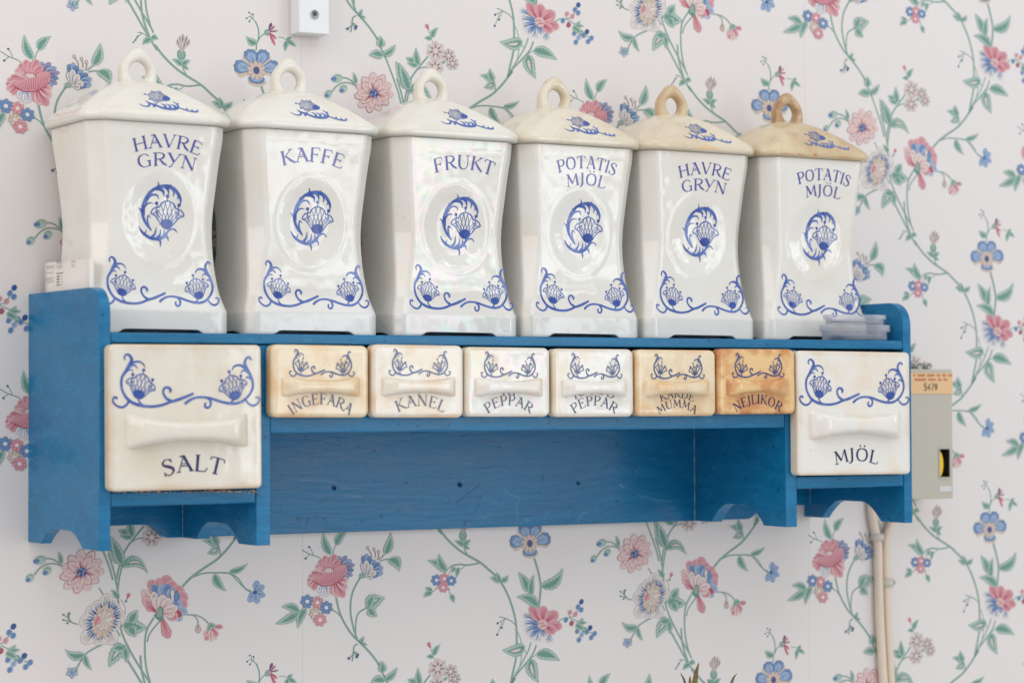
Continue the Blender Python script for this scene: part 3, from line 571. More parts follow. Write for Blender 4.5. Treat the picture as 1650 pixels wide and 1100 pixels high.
# sprig above the blue flower (seen above the left-hand one)
q = Pen(0, 0, 3.0); q.start()
q.stem([(1238, 245), (1240, 215), (1250, 180), (1248, 140), (1235, 105)], 8); q.stem([(1248, 200), (1260, 178), (1285, 160)], 6)
q.leaf(1240, 215, 1190, 178, 40, -.1); q.berries([(1238, 110), (1222, 92), (1207, 80)], [(1210, 82, 1192, 90), (1215, 85, 1204, 62), (1222, 92, 1222, 70), (1218, 90, 1205, 105)], 4.5, 'blued', 4)
q.dot(1292, 158, 17, 'stem'); 
for tx, ty, c in ((1312, 112, 'plum'), (1330, 125, 'pinkl'), (1345, 150, 'pale'), (1336, 190, 'pink'), (1330, 222, 'pink')): q.petal(1298, 155, tx, ty, 16, c, None, 'plum' if ty < 160 else 'pinkd', 2)
q.stem([(1345, 180), (1370, 184), (1385, 196)], 4); q.leaf(1385, 192, 1412, 180, 18); q.leaf(1388, 196, 1432, 226, 24); q.leaf(1385, 198, 1376, 250, 26)
# berries under thistle fork
q.start(); q.stem([(610, -10), (650, 60), (690, 130), (735, 205), (760, 245)], 11); q.stem([(680, -10), (685, 60), (700, 120), (722, 180)], 11)
q.leaf(728, 190, 688, 216, 36, .1); q.leaf(730, 182, 765, 190, 34, -.1); q.berries([(715, 178), (685, 160), (665, 158)], [(690, 162, 664, 180), (680, 165, 655, 195), (668, 170, 645, 205)], 4.5, 'blued', 4)
# two-tone flower
p.start(); p.k = 0
p.rib([(870, 820), (850, 880), (820, 940), (780, 1010), (735, 1090)], 12, 'stem'); p.stem([(905, 840), (880, 905), (830, 970), (770, 1040), (730, 1100)], 13)
p.rib([(770, 735), (795, 790), (808, 860), (802, 940), (790, 990)], 8, 'stem'); p.rib([(830, 870), (840, 910)], 7, 'stem')
p.leaf(830, 850, 675, 875, 90, -.12, light=True); p.leaf(905, 900, 1065, 945, 84, -.10); p.rib([(870, 930), (905, 905)], 7, 'stem'); p.leaf(870, 935, 920, 1095, 88, .10, light=True)
p.berries([(765, 705), (740, 680), (700, 660), (652, 645)], [(700, 660, 642, 692), (690, 662, 669, 722), (672, 680, 639, 770)], 8)
for tx, ty, w in ((800, 622, 50), (805, 690, 66), (815, 755, 66), (895, 825, 74), (1010, 835, 60), (955, 800, 60), (850, 800, 50)):
    p.petal(948, 700, tx, ty, w, 'white', 'cream', 'grey', 4, base=.1, ew=2)
    dx, dy = tx-948, ty-700; L = math.hypot(dx, dy); nx, ny = -dy/L, dx/L
    for k in (-.36, -.2, 0, .2, .36): p.rib([(948+dx*.12, 700+dy*.12), (948+dx*.5+nx*w*k*.8, 700+dy*.5+ny*w*k*.8), (948+dx*.86+nx*w*k*.9, 700+dy*.86+ny*w*k*.9)], [9, 9, 1.5], 'blue' if k else 'blued', n=3)
for tx, ty, w in ((865, 572, 74), (955, 575, 76), (1050, 615, 84), (1080, 715, 74), (1035, 755, 70)):
    p.petal(948, 700, tx, ty, w, 'pink', 'pinkl', 'pinkd', 5, base=.1, ew=3, pt=True)
p.dot(948, 700, 36, 'pinkl'); 
for i in range(18): a = i*2.4; r = 6+27*((i*7) % 10)/10; p.dot(948+r*math.cos(a), 700+r*math.sin(a), 5, 'tan' if i % 2 else 'pinkd')
# spray of buds right of it
p.rib([(1045, 690), (1085, 660), (1120, 655), (1160, 640), (1190, 600)], 7, 'stem'); p.rib([(1150, 660), (1200, 690), (1250, 740), (1290, 760)], 7, 'stem'); p.rib([(1130, 640), (1150, 680), (1150, 700)], 5, 'stem')
for x, y, c in ((1135, 618, 'pink'), (1172, 630, 'pink'), (1107, 668, 'blue'), (1146, 692, 'pinkd'), (1190, 580, 'blue'), (1213, 545, 'blued'), (1212, 600, 'blue'), (1185, 745, 'blue'), (1215, 770, 'bluel'), (1196, 805, 'blue'), (1250, 750, 'blue'), (1272, 722, 'blued'), (1303, 762, 'blue'), (1280, 788, 'blue'), (1232, 735, 'leafd')):
    p.dot(x, y, 15, c, 20, .4); p.rib([(x-5, y+8), (x+4, y-12)], 4, 'blued' if 'b' in c else 'stemd')
p.leaf(1190, 710, 1225, 655, 34); p.leaf(1200, 690, 1250, 685, 26); p.leaf(1175, 700, 1240, 740, 46)

# ---- repeat it over the wall
V0 = np.array(PRINT.v, dtype=float); V0 = np.stack([V0[:, 0], -V0[:, 2]*1.6e-6-2e-5, V0[:, 1]], 1)
XMIN, XMAX, ZMIN, ZMAX = -.35, 1.35, -.45, .85
VV, FF, MI = [], [], []; base = 0
cx0, cz0 = V0[:, 0], V0[:, 2]
# keep each motif polygon group together: shift the whole tracing and drop shapes outside the wall area
fa = PRINT.p; first = np.array([f[0] for f in fa])
for i in range(-6, 7):
    for j in range(-5, 6):
        ox, oz = i*PW, (j+.5*(i % 2))*QH
        fx, fz = V0[first, 0]+ox, V0[first, 2]+oz
        ok = (fx > XMIN) & (fx < XMAX) & (fz > ZMIN) & (fz < ZMAX)
        if not ok.any(): continue
        sel = np.nonzero(ok)[0]
        used = np.unique(np.concatenate([np.array(fa[k]) for k in sel])); remap = -np.ones(len(V0), int); remap[used] = np.arange(len(used))+base
        VV.append(V0[used]+np.array([ox, 0, oz])); FF += [tuple(remap[list(fa[k])]) for k in sel]; MI += [PRINT.m[k] for k in sel]; base += len(used)
pr = mesh_obj('printed_flowers', np.concatenate(VV), [tuple(int(a) for a in f) for f in FF], [WM[k] for k in PRINT.mats], wall, False, MI)
pr['kind'] = 'stuff'

# ================================================================== SHELF
FY = -.15154                                   # front edge of the boards
SH = empty('wall_shelf', (.4, 0, .2), 'blue painted wooden wall shelf with scalloped feet holding canisters and drawers', 'shelf')
def sh_part(name, verts, faces, bv=.0012, seg=2, mat=None):
    o = mesh_obj(name, [(v[0]-.4, v[1], v[2]-.2) for v in verts], faces, mat or M['blue'], SH)
    if bv: bevel(o, bv, seg)
    return o
def zs(z, x, y=0): return z+.00596*(x-.4)+.01377*y     # the shelf hangs very slightly out of level
def board(name, outline, x0, x1, bv=.0015):
    """outline in (Y, Z) extruded from x0 to x1"""
    n = len(outline); v = [(x0, y, zs(z, x0, y)) for y, z in outline]+[(x1, y, zs(z, x1, y)) for y, z in outline]
    f = [tuple(range(n))[::-1], tuple(range(n, 2*n))]+[(i, (i+1) % n, n+(i+1) % n, n+i) for i in range(n)]
    return sh_part(name, v, f, bv)
ZF, ZTOP, ZT, ZTl = .0375, .2404, .2052, .1969
def arch(y0, y1, z0, h):                       # foot arch from back (y0) to front (y1)
    P = []
    for t in (0, .015, .03, .055, .08, .11, .14, .17, .20, .23, .26, .295, .33): P.append((y0+(y1-y0)*t, z0+h*math.sin(min(1, t/.33)*math.pi/2)**.9))
    return P+[(y0+(y1-y0)*(1-(t)), z0+h*math.sin(min(1, t/.33)*math.pi/2)**.9) for t in (.33, .295, .26, .23, .20, .17, .14, .11, .08, .055, .03, .015, 0)]
def side_outline(front=FY, ah=.0130):
    r = .021
    top = [(front+r-r*math.sin(a), ZTOP-r+r*math.cos(a)) for a in [math.pi/2*(1-i/8) for i in range(9)]]
    return [(front, ZF)]+top+[(0, ZTOP-.001), (0, ZF), (-.028, ZF)]+arch(-.0285, -.117, ZF, ah)+[(-.118, ZF)]
L_ = .80
board('side_board', side_outline(), 0, .0093, .002)
board('side_board', side_outline(FY, .0175), L_-.0093, L_, .002)
def part_outline(ah=.015):
    return [(FY, ZF), (FY, ZTl-.001), (-.0098, ZTl-.001), (-.0098, ZF), (-.036, ZF)]+arch(-.0365, -.118, ZF, ah)+[(-.119, ZF)]
XA, XB, XC, XD = .1328, .1450, .6550, .6672
board('partition', part_outline(), XA, XB); board('partition', part_outline(.0175), XC, XD)
def hboard(name, x0, x1, z0, z1, yb=-.0098, yf=FY+.0004, bv=.0012):
    c = [(x, y, z) for x in (x0, x1) for y in (yf, yb) for z in (z0, z1)]
    v = [(x, y, zs(z, x, y)) for x, y, z in c]
    return sh_part(name, v, [(0, 1, 3, 2), (4, 6, 7, 5), (0, 4, 5, 1), (2, 3, 7, 6), (0, 2, 6, 4), (1, 5, 7, 3)], bv)
hboard('top_board', .0094, L_-.0094, ZTl, ZT)
hboard('middle_board', XB+.0001, XC-.0001, .1262, .1405)
hboard('lower_board', .0094, XA-.0001, .0714, .0825); hboard('lower_board', XD+.0001, L_-.0094, .0714, .0825)
# back board with the two cut-outs under the drawers
xl, xr = U(238, 841, -.0098)[0], U(272, 863, -.0098)[0]
bo = [(.0094, ZF+.0115)]
for i in range(9):
    t = i/8; bo.append((xl+(xr-xl)*t, ZF+.0115*(math.cos(t*math.pi)*.5+.5)))
bo += [(.7165, ZF)]
for i in range(9): t = i/8; bo.append((.7165+.022*t, ZF+.0115*(.5-.5*math.cos(t*math.pi))))
bo += [(L_-.0094, ZF+.0115), (L_-.0094, ZTl-.0005), (.0094, ZTl-.0005)]
n = len(bo); v = [(x, -.0098, zs(z, x)) for x, z in bo]+[(x, -.0004, zs(z, x)) for x, z in bo]
sh_part('back_board', v, [tuple(range(n)), tuple(range(n, 2*n))[::-1]]+[(i, n+i, n+(i+1) % n, (i+1) % n) for i in range(n)], .0008)
dark = new_mat('dark_hole', (.012, .014, .018, 1), .8)
for px, py, r in ((538.5, 786, .0017), (741, 780.5, .0019), (931.5, 778.5, .0013)):
    x, z = U(px, py, -.0098); N = 12; v, f = [], []
    for ring, (rr, yy) in enumerate(((r*1.35, -.0100), (r*1.15, -.0107), (r*.8, -.0101), (r*.6, -.0099))):
        v += [(x+rr*(1+.12*math.sin(3*a))*math.cos(a), yy, z+rr*math.sin(a)) for a in [2*math.pi*i/N for i in range(N)]]
    for k in range(3): f += [(k*N+i, k*N+(i+1) % N, (k+1)*N+(i+1) % N, (k+1)*N+i) for i in range(N)]
    f.append(tuple(range(3*N, 4*N)))
    o = sh_part('nail_hole', v, f, 0, mat=M['blue']); o.data.materials.append(dark)
    o.data.polygons[-1].material_index = 1
    for k in range(2*N, 3*N): o.data.polygons[k].material_index = 1
crease = new_mat('paint_ridge', lin((96, 148, 186)), .35)
for X, zb_ in ((XA-.0002, ZF+.001), (XC-.0002, ZF+.001), (L_-.0095, ZF+.0125)):
    ztop = .1255 if X > .5 and X < .7 else .0712
    P_ = [(X, zs(zb_+(ztop-zb_)*k/14, X)) for k in range(15)]; v, f = [], []
    for k, (x, z) in enumerate(P_):
        w = .0005+.0003*math.sin(k*2.3); v += [(x-w, -.0100, z), (x, -.0100-w, z), (x, -.0098, z)]
    for k in range(14): f += [(3*k, 3*k+1, 3*k+4, 3*k+3)]
    sh_part('paint_ridge', v, f, 0, mat=crease)
scr = new_mat('scratch', lin((14, 86, 132)), .5); scl = new_mat('light_scratch', lin((92, 146, 184)), .4)
def sline(pts, w, m):
    I = Ink(lambda u, v, k: (u-.4, -.00985, v-.2)); I.rib([U(400+a/2.2, 640+b/2.2, -.0098) for a, b in pts], w, m, n=3)
    I.obj('scratch', SH, {'d': scr, 'l': scl})
sline([(735, 375), (780, 340), (825, 305)], .0009, 'd'); sline([(735, 378), (765, 405), (795, 415), (815, 385), (830, 340)], .0005, 'd'); sline([(760, 360), (790, 352), (828, 350)], .0004, 'd'); sline([(812, 360), (815, 385)], .0006, 'd')
sline([(905, 322), (930, 345), (960, 352)], .0007, 'l'); sline([(962, 355), (950, 395), (958, 430)], .0005, 'l'); sline([(1170, 440), (1180, 415), (1200, 405)], .0006, 'l'); sline([(1315, 308), (1330, 318)], .0012, 'l')
sline([(180, 296), (230, 293), (300, 300), (350, 322)], .0005, 'l'); sline([(345, 348), (400, 352)], .0005, 'l'); sline([(1380, 345), (1440, 362), (1500, 368)], .0005, 'l'); sline([(1050, 430), (1062, 405)], .0005, 'l')
for a, b in ((222, 212), (318, 168), (852, 240), (762, 382), (758, 135), (560, 300), (1010, 210), (240, 405)): sline([(a, b), (a+2, b+7)], .0008, 'd')
# crumbs of old paint and varnish under and beside the salt drawer
crm = new_mat('old_paint_crumbs', lin((186, 140, 96)), .7); crm2 = new_mat('pale_paint_crumbs', lin((214, 190, 150)), .6)
rnd = random.Random(3)
def crumb_mesh(name, spots):
    v, f, mi = [], [], []
    for x, y, z, s in spots:
        b = len(v)
        for k in range(6):
            a = k*math.pi/3; v.append((x+s*rnd.uniform(.7, 1.6)*math.cos(a)-.4, y+rnd.uniform(-.0003, .0003), z+s*.5*math.sin(a)*rnd.uniform(.6, 1.2)-.2))
        v.append((x-.4, y-.0008, z-.2)); v.append((x-.4, y+.001, z-.2))
        f += [(b+k, b+(k+1) % 6, b+6) for k in range(6)]+[(b+(k+1) % 6, b+k, b+7) for k in range(6)]; mi += [rnd.random() < .45]*12
    o = mesh_obj(name, v, f, [crm, crm2], SH, False, [int(a) for a in mi]); o['kind'] = 'stuff'
sp = [(*(lambda q: (q[0], FY-.0003, q[1]))(U(rnd.uniform(185, 417), rnd.uniform(790.5, 793.5)-(0), FY)), rnd.uniform(.0004, .0012)) for _ in range(60)]
sp += [(*(lambda q: (q[0], FY-.0003, q[1]))(U(rnd.uniform(171, 175), rnd.uniform(733, 760), FY)), rnd.uniform(.0004, .0010)) for _ in range(12)]
sp += [(*(lambda q: (q[0], FY-.0003, q[1]))(U(rnd.uniform(330, 420), rnd.uniform(789, 792), FY)), rnd.uniform(.0005, .0014)) for _ in range(24)]
crumb_mesh('paint_crumbs', sp)

# ================================================================== CANISTERS
HX, HY = .0605, .0490
PROF = [(0, .0006), (.0015, 0), (.018, 0), (.0195, .0003), (.0215, .0010), (.034, .0044), (.054, .0067), (.078, .0074), (.098, .0068), (.124, .0045), (.143, .0026), (.158, .0008), (.169, .0002)]
def inset(z):
    for (a, b), (c, d) in zip(PROF[:-1], PROF[1:]):
        if z <= c: break
    i = PROF.index((a, b)); p0 = PROF[max(0, i-1)]; p3 = PROF[min(len(PROF)-1, i+2)]; t = max(0, min(1, (z-a)/(c-a)))
    if z < .022: return b+(d-b)*t
    m1 = (d-p0[1])/(c-p0[0]); m2 = (p3[1]-b)/(p3[0]-a); h = c-a
    return (2*t**3-3*t*t+1)*b+(t**3-2*t*t+t)*h*m1+(-2*t**3+3*t*t)*d+(t**3-t*t)*h*m2
def cham(z): return .0065+.0055*smooth01((z-.02)/.07)
def dish(x, z):
    r = math.hypot(x/.0300, (z-.0935)/.0362)
    d = .0017*(1-smooth01((r-.50)/.50)) - .0013*(1-smooth01((r-.05)/.55))
    return d-.0003*math.exp(-((r-1.04)/.05)**2)
def front_y(x, z): return -(HY-inset(z))+dish(x, z)
def rring(hx, hy, c, z, nf=44, fil=.0022, foot=False, dishes=False):
    """rounded, chamfered rectangle seen from above, starting at the front left; list of xyz"""
    corners = [(-hx+c, -hy), (hx-c, -hy), (hx, -hy+c), (hx, hy-c), (hx-c, hy), (-hx+c, hy), (-hx, hy-c), (-hx, -hy+c)]
    pts = []
    for i in range(8):
        p0, p1, p2 = Vector(corners[i-1]), Vector(corners[i]), Vector(corners[(i+1) % 8])
        f = min(fil, (p1-p0).length*.45, (p2-p1).length*.45); a = p1+(p0-p1).normalized()*f; b = p1+(p2-p1).normalized()*f
        arc = [a.lerp(p1, t).lerp(p1.lerp(b, t), t) for t in (0, .33, .67, 1)]
        nxt = p2+(p1-p2).normalized()*min(fil, (p2-p1).length*.45)
        m = nf if i == 0 else (12 if i in (2, 4, 6) else 1)
        pts += arc+[b.lerp(nxt, k/m) for k in range(1, m)]
    out = []
    for q in pts:
        zz, y = z, q.y
        if foot:
            if abs(q.y) > hy-.001: zz = max(z, .0036*(1-smooth01((abs(q.x)-.031)/.008)))
            elif abs(q.x) > hx-.001: zz = max(z, .0036*(1-smooth01((abs(q.y)-.024)/.008)))
        if dishes and q.y < -hy+.0004: y = q.y+dish(q.x, z)
        out.append((q.x, y, zz))
    return out
def loft(rings, cap0=True, cap1=True):
    n = len(rings[0]); v = [p for r in rings for p in r]; f = []
    for k in range(len(rings)-1): f += [(k*n+i, k*n+(i+1) % n, (k+1)*n+(i+1) % n, (k+1)*n+i) for i in range(n)]
    if cap0: f.append(tuple(range(n))[::-1])
    if cap1: f.append(tuple(range((len(rings)-1)*n, len(rings)*n)))
    return v, f
zl = [.0, .0007, .0016, .004, .008, .014, .0172, .0182, .019, .020, .0215]+[.0235+i*.0022 for i in range(64)]+[.1672, .169]
zl = [z for z in zl if z <= .169]
rings = []
for k, z in enumerate(zl):
    s = inset(z); foot = z < .0039
    rings.append(rring(HX-s, HY-s, cham(z), z, foot=foot, dishes=.05 < z < .14))
# hollow foot underneath and a closed shoulder under the lid
rings.insert(0, [(x*.80, y*.74, .0040) for x, y, z in rings[0]])
rings.insert(0, [(x, y, .0003) for x, y, z in rings[0]])
BODY = loft(rings)
# lid
LHX, LHY = .0648, .0530
LP = [(.93, -.0012, .0115), (.985, -.0010, .012), (1.0, .0012, .012), (1.003, .0034, .012), (.992, .0058, .012), (.965, .0076, .012), (.92, .0098, .012), (.84, .0140, .0122), (.74, .0188, .0124), (.62, .0238, .0125), (.50, .0282, .0125), (.38, .0318, .0120), (.27, .0342, .0110), (.16, .0356, .0080), (.06, .0361, .003)]
LP = [(a, z*1.05, c) for a, z, c in LP]
lr = [rring(LHX*r, LHY*r, min(c, LHY*r*.72), z, nf=12, fil=.004*r+.001) for r, z, c in LP]
LID = loft(lr)
def lid_y(z):                                   # front slope of the lid at height z above its rim
    for (r0, z0, _), (r1, z1, _) in zip(LP[3:-1], LP[4:]):
        if z0 <= z <= z1: return -LHY*(r0+(r1-r0)*(z-z0)/(z1-z0))
    return -LHY*.3
def ring_handle():
    """pull ring that grows out of the lid: swept flattened section, slightly pointed at the top"""
    v, f = [], []; N, K = 40, 14
    for i in range(N):
        a = 2*math.pi*i/N; up = math.cos(a)     # a = 0 is the top
        ri = .0079; th = .0077+.0046*max(0, up)**9+(.0052*smooth01((-up-.1)/.9)); ro = ri+th
        rc = (ri+ro)/2; hw = th/2; dep = .0060+.0025*smooth01((-up+.1)/1.1)
        for k in range(K):
            b = 2*math.pi*k/K; cc, ss = math.cos(b), math.sin(b)
            rr = rc+hw*math.copysign(abs(cc)**.85, cc); yy = dep*math.copysign(abs(ss)**.85, ss)
            v.append((rr*math.sin(a)*1.03, yy, .0450+rr*math.cos(a)))
    for i in range(N): f += [(i*K+k, i*K+(k+1) % K, ((i+1) % N)*K+(k+1) % K, ((i+1) % N)*K+k) for k in range(K)]
    return v, f
RING = ring_handle()
off = .00016
def wn(o): n = o.modifiers.new('wn', 'WEIGHTED_NORMAL'); n.keep_sharp = True; return o
protos = {}
def canister(x, lines, lidmat, label, shift=(0, 0, 0), bmat=None, rot=0, dz=0, stains=None):
    t = empty('canister', (x, -.0560, 0), label, 'canister', 'porcelain canisters standing in a row on the shelf')
    t.location.z = zs(ZT, x, -.1)+.0004+dz; t.rotation_euler.z = rot
    def part(name, key, build):
        if key in protos: o = bpy.data.objects.new(name, protos[key]); COL.objects.link(o)
        else: o = build(); protos[key] = o.data
        o.name = name; return o
    b = part('body', 'body', lambda: mesh_obj('body', *BODY, M['body'], None, True)); b.parent = t; wn(b)
    if bmat: b.data = b.data.copy(); b.data.materials[0] = M[bmat]
    I = Ink(lambda u, v, k: (u, front_y(u, v)-off-k*1e-6, v)); scroll_ornament(I, shift[2], .0415, .785, .88, lw=1.22); I.obj('scroll_print', b)
    I = Ink(lambda u, v, k: (u, front_y(u, v)-off-k*1e-6, v)); medallion_ornament(I, shift[1], .0955); I.obj('medallion_print', b)
    I = Ink(lambda u, v, k: (u, front_y(u, v)-off-k*1e-6, v))
    for txt, z, h, w, ang in lines: lettering(I, txt, -.001+shift[0], z, h, w, ang, 'text_blue')
    I.obj('lettering', b)
    l = mesh_obj('lid', *LID, M[lidmat], t, True); l.location.z = .1700; l.rotation_euler.z = random.uniform(-.012, .012); wn(l)
    k = mesh_obj('lid_ring', *RING, M['ring_tan' if lidmat == 'lid_tan' else 'lid_tan' if stains else lidmat], l, True)
    if stains:
        I = Ink(lambda u, v, k: (u, -LHY*1.0045-.0001*k*.1, v)); rn = random.Random(len(stains))
        for u0, u1, v0, h, c_ in stains:
            n_ = 9; I.poly([(u0+(u1-u0)*q/n_, v0) for q in range(n_+1)]+[(u0+(u1-u0)*(1-q/n_), v0+h*math.sin(math.pi*(q+.5)/(n_+1))*rn.uniform(.5, 1)) for q in range(n_+1)], c_)
        I.obj('rim_stain', l)
    I = Ink(lambda u, v, k: (u, lid_y(v)-off*1.2-k*1e-6, v+off)); lid_ornament(I, .0055+shift[1], .0170); I.obj('lid_print', l)
    return t
tau = lambda X: (X-CC.x)/(-CC.y)
rb = [(365, 'c'), (606, 'c'), (833, 'c'), (1029, 'c'), (1215.7, 'c'), (1400, 'c')]
xs = []
for px, _ in rb:
    X = U(px, 525, -.1050)[0]; xs.append(X-HX+.0036)
print('canister x', [round(x, 4) for x in xs])
xs[0] = max(xs[0], .0093+HX+.0012)
two = lambda a, b, wa, wb: [(a, .1492, .0102, wa, .75), (b, .1347, .0100, wb, .56)]
canister(xs[0], two('HAVRE', 'GRYN', .0580, .0500), 'lid_white', 'white canister lettered HAVRE GRYN with a clean white lid, beside the folded paper', (.0068, .002, 0))
canister(xs[1], [('KAFFE', .1435, .0112, .0560, .72)], 'lid_white', 'white canister lettered KAFFE in blue', (.0, .0, 0))
canister(xs[2], [('FRUKT', .1435, .0112, .0580, .66)], 'lid_white', 'white canister lettered FRUKT in blue', (.0070, .004, .003), 'body_lustre')
canister(xs[3], two('POTATIS', 'MJÖL', .0600, .0400), 'lid_cream', 'canister lettered POTATIS MJÖL with a cream lid, between the FRUKT and HAVRE GRYN canisters', (.0055, .003, .002))
canister(xs[4], two('HAVRE', 'GRYN', .0560, .0480), 'lid_beige', 'canister lettered HAVRE GRYN with a yellowed cream lid, between two POTATIS MJÖL canisters', (.0048, .002, .001), stains=[(-.012, .016, .0014, .0034, 'stain_pale')])
canister(xs[5], two('POTATIS', 'MJÖL', .0600, .0400), 'lid_tan', 'canister lettered POTATIS MJÖL with a brown stained lid, behind the clear plastic lids', (.0078, .005, .003), stains=[(-.047, -.030, .0003, .0009, 'stain'), (-.030, -.018, .0003, .0012, 'stain'), (-.010, -.005, .0004, .0034, 'stain'), (.010, .040, .0003, .0006, 'stain')])

# ================================================================== DRAWERS
DF = FY-.0120
def rrect(w, h, r, ins, y, n=5):
    P = []
    for cx, cz, a0 in ((w/2-r, h/2-r, 0), (-w/2+r, h/2-r, 90), (-w/2+r, -h/2+r, 180), (w/2-r, -h/2+r, 270)):
        for i in range(n+1):
            a = math.radians(a0+90*i/n); P.append((cx+(r-ins)*math.cos(a), y, cz+(r-ins)*math.sin(a)))
    return P
def drawer(quad, mat, texts, label, big=False, ink_='slate', tm='navy', seed=0):
    (xa, za), (xb, zb), (xc, zc), (xd, zd) = [U(*q, DF) for q in quad]    # tl tr br bl of the front
    w = ((xb-xa)+(xc-xd))/2; h = ((za-zd)+(zb-zc))/2; cx = (xa+xb+xc+xd)/4; cz = (za+zb+zc+zd)/4
    rot = -math.atan2(((zb-za)+(zc-zd))/2, w)
    if not big: w -= .0010
    t = empty('drawer', (cx, DF, cz), label, 'drawer', 'porcelain drawers fitted in the shelf'); t.rotation_euler.y = rot
    m = M[mat]; r = .0045 if big else .0058; e = .0022 if big else .0034
    R = [rrect(w, h, r, .0003, .0112)]
    R += [rrect(w, h, r, 0, .0106), rrect(w, h, r, 0, e*1.1)]
    for a in (20, 40, 60, 80, 90): R.append(rrect(w, h, r, e*(1-math.cos(math.radians(a))), e*1.1-e*.95*math.sin(math.radians(a))))
    R.append(rrect(w-2*e-.006, h-2*e-.006, max(.001, r-e), 0, e*1.1-e*.95-.0001))
    v, f = loft(R); f = [tuple(reversed(q)) for q in f]
    fr = mesh_obj('front', v, f, m, t, True); wn(fr)
    fy = e*.15
    # box behind the front, sliding in the shelf
    bw, bh = w*.86, h*.86
    bb = box('drawer_box', -bw/2, bw/2, .0114, .120, -bh/2+.002, bh/2-.002, m, t, .002)
    # moulded handle
    hl, hm, he, pr_ = .402*w, (.0074 if big else .0050), (.0136 if big else .0083), (.0125 if big else .0088)
    hz = h*(.5-.595) if big else h*(.5-.575)
    NS, NC = 36, 12; v = []; f = []
    for i in range(NS+1):
        s = -1+2*i/NS; e_ = abs(s); rise = smooth01((1-e_)/.26)
        hh = hm+(he*1.06-hm)*(e_**2.1)
        for k in range(NC+1):
            q = -1+2*k/NC; prof = (1-abs(q)**5)**.35 if abs(q) < 1 else 0
            v.append((s*hl, fy-.0002+.0012*(1-prof)-pr_*rise*(.06+.94*prof)*(1-.06*q*q), hz+q*hh*(1+.06*(1-prof))))
    n_ = NC+1
    for i in range(NS): f += [(i*n_+k, (i+1)*n_+k, (i+1)*n_+k+1, i*n_+k+1) for k in range(NC)]
    hd = mesh_obj('handle', v, f, m, fr, True)
    I = Ink(lambda u, v, k: (u, fy-.0003-off-k*1.5e-6, v))
    if big: scroll_ornament(I, -.008*w, h/2-.0285, w/.1335, w/.134, 'cobalt', 'cobalt_solid', lw=1.1)
    else: scroll_ornament(I, .005*w, h/2-.0148, w/.1335*.69, .50, ink_, ink_, True, 1.35)
    I.obj('scroll_print', fr)
    I = Ink(lambda u, v, k: (u, fy-.0003-off-k*1.5e-6, v))
    for txt, du, fz, hh, ww, ang in texts: lettering(I, txt, du*w, h*(.5-fz), hh, ww*w, ang, tm, 1.28 if big else 1.05)
    I.obj('lettering', fr)
    return t
drawer([(176, 554.5), (423.5, 555), (421.5, 786.5), (178, 791.5)], 'd_salt', [('SALT', .035, .870, .0122, .39, .72)], 'large square ivory drawer lettered SALT', True)
drawer([(1285, 564.5), (1469.3, 567.5), (1465.5, 763.5), (1285.5, 766)], 'd_white', [('MJÖL', .01, .885, .0112, .38, .62)], 'large square white drawer lettered MJÖL', True)
drawer([(437, 553.5), (596.3, 557.5), (596.3, 671.8), (437.2, 673)], 'd_cream', [('INGEFÄRA', .0, .815, .0084, .63, 1.35)], 'small cream drawer lettered INGEFÄRA beside the partition')
drawer([(599, 553.6), (749.3, 557), (749.3, 672.3), (599.5, 673)], 'd_kanel', [('KANEL', .02, .835, .0088, .52, 1.05)], 'small pale cream drawer lettered KANEL')
drawer([(750, 558), (889.3, 560.5), (888, 671), (750, 671.5)], 'd_lustre', [('PEPPAR', .0, .828, .0080, .54, 1.40), ('VIT', .0, .685, .0078, .20, .32)], 'small white drawer lettered PEPPAR, the left one, next to KANEL')
drawer([(890.8, 561), (1024.3, 562.5), (1022.5, 671), (890.5, 671.8)], 'd_white', [('PEPPAR', .0, .828, .0080, .54, 1.40), ('KRYDD', .0, .660, .0074, .50, 1.0)], 'small white drawer lettered PEPPAR with a cream lower edge, next to KARDEMUMMA')
drawer([(1025.2, 562.5), (1156, 564), (1155.5, 669.8), (1025, 670.5)], 'd_cream', [('MUMMA', .0, .868, .0068, .48, 1.30), ('KARDE', .0, .722, .0066, .42, .85)], 'small cream drawer lettered KARDE MUMMA on two lines')
drawer([(1157, 561), (1284.7, 562.8), (1283, 666), (1157, 668.2)], 'd_orange', [('NEJLIKOR', .0, .838, .0080, .60, 1.25)], 'small orange stained drawer lettered NEJLIKOR')

# ================================================================== small things on the shelf
# clear plastic lids
pl = new_mat('clear_plastic', (.62, .63, .70, 1), .02, 1.0); nt = pl.node_tree
lw_ = nt.nodes.new('ShaderNodeLayerWeight'); lw_.inputs[0].default_value = .55
nt.links.new(ramp(nt, lw_.outputs['Facing'], .05, (.04, .04, .04, 1), .9, (.85, .92, .92, 1)).outputs[0], nt.nodes['Principled BSDF'].inputs['Alpha'])
def sup(hx, hy, z, p=3.2, n=56):
    return [(hx*math.copysign(abs(math.cos(a))**(2/p), math.cos(a)), hy*math.copysign(abs(math.sin(a))**(2/p), math.sin(a)), z) for a in [2*math.pi*i/n for i in range(n)]]
YC = -.1285
xl0, xl1 = U(1346, 530, YC-.018)[0], U(1447, 530, YC-.018)[0]
cxp = (xl0+xl1)/2; hxp = (xl1-xl0)/2
zsh = zs(ZT, cxp, YC)+.0003
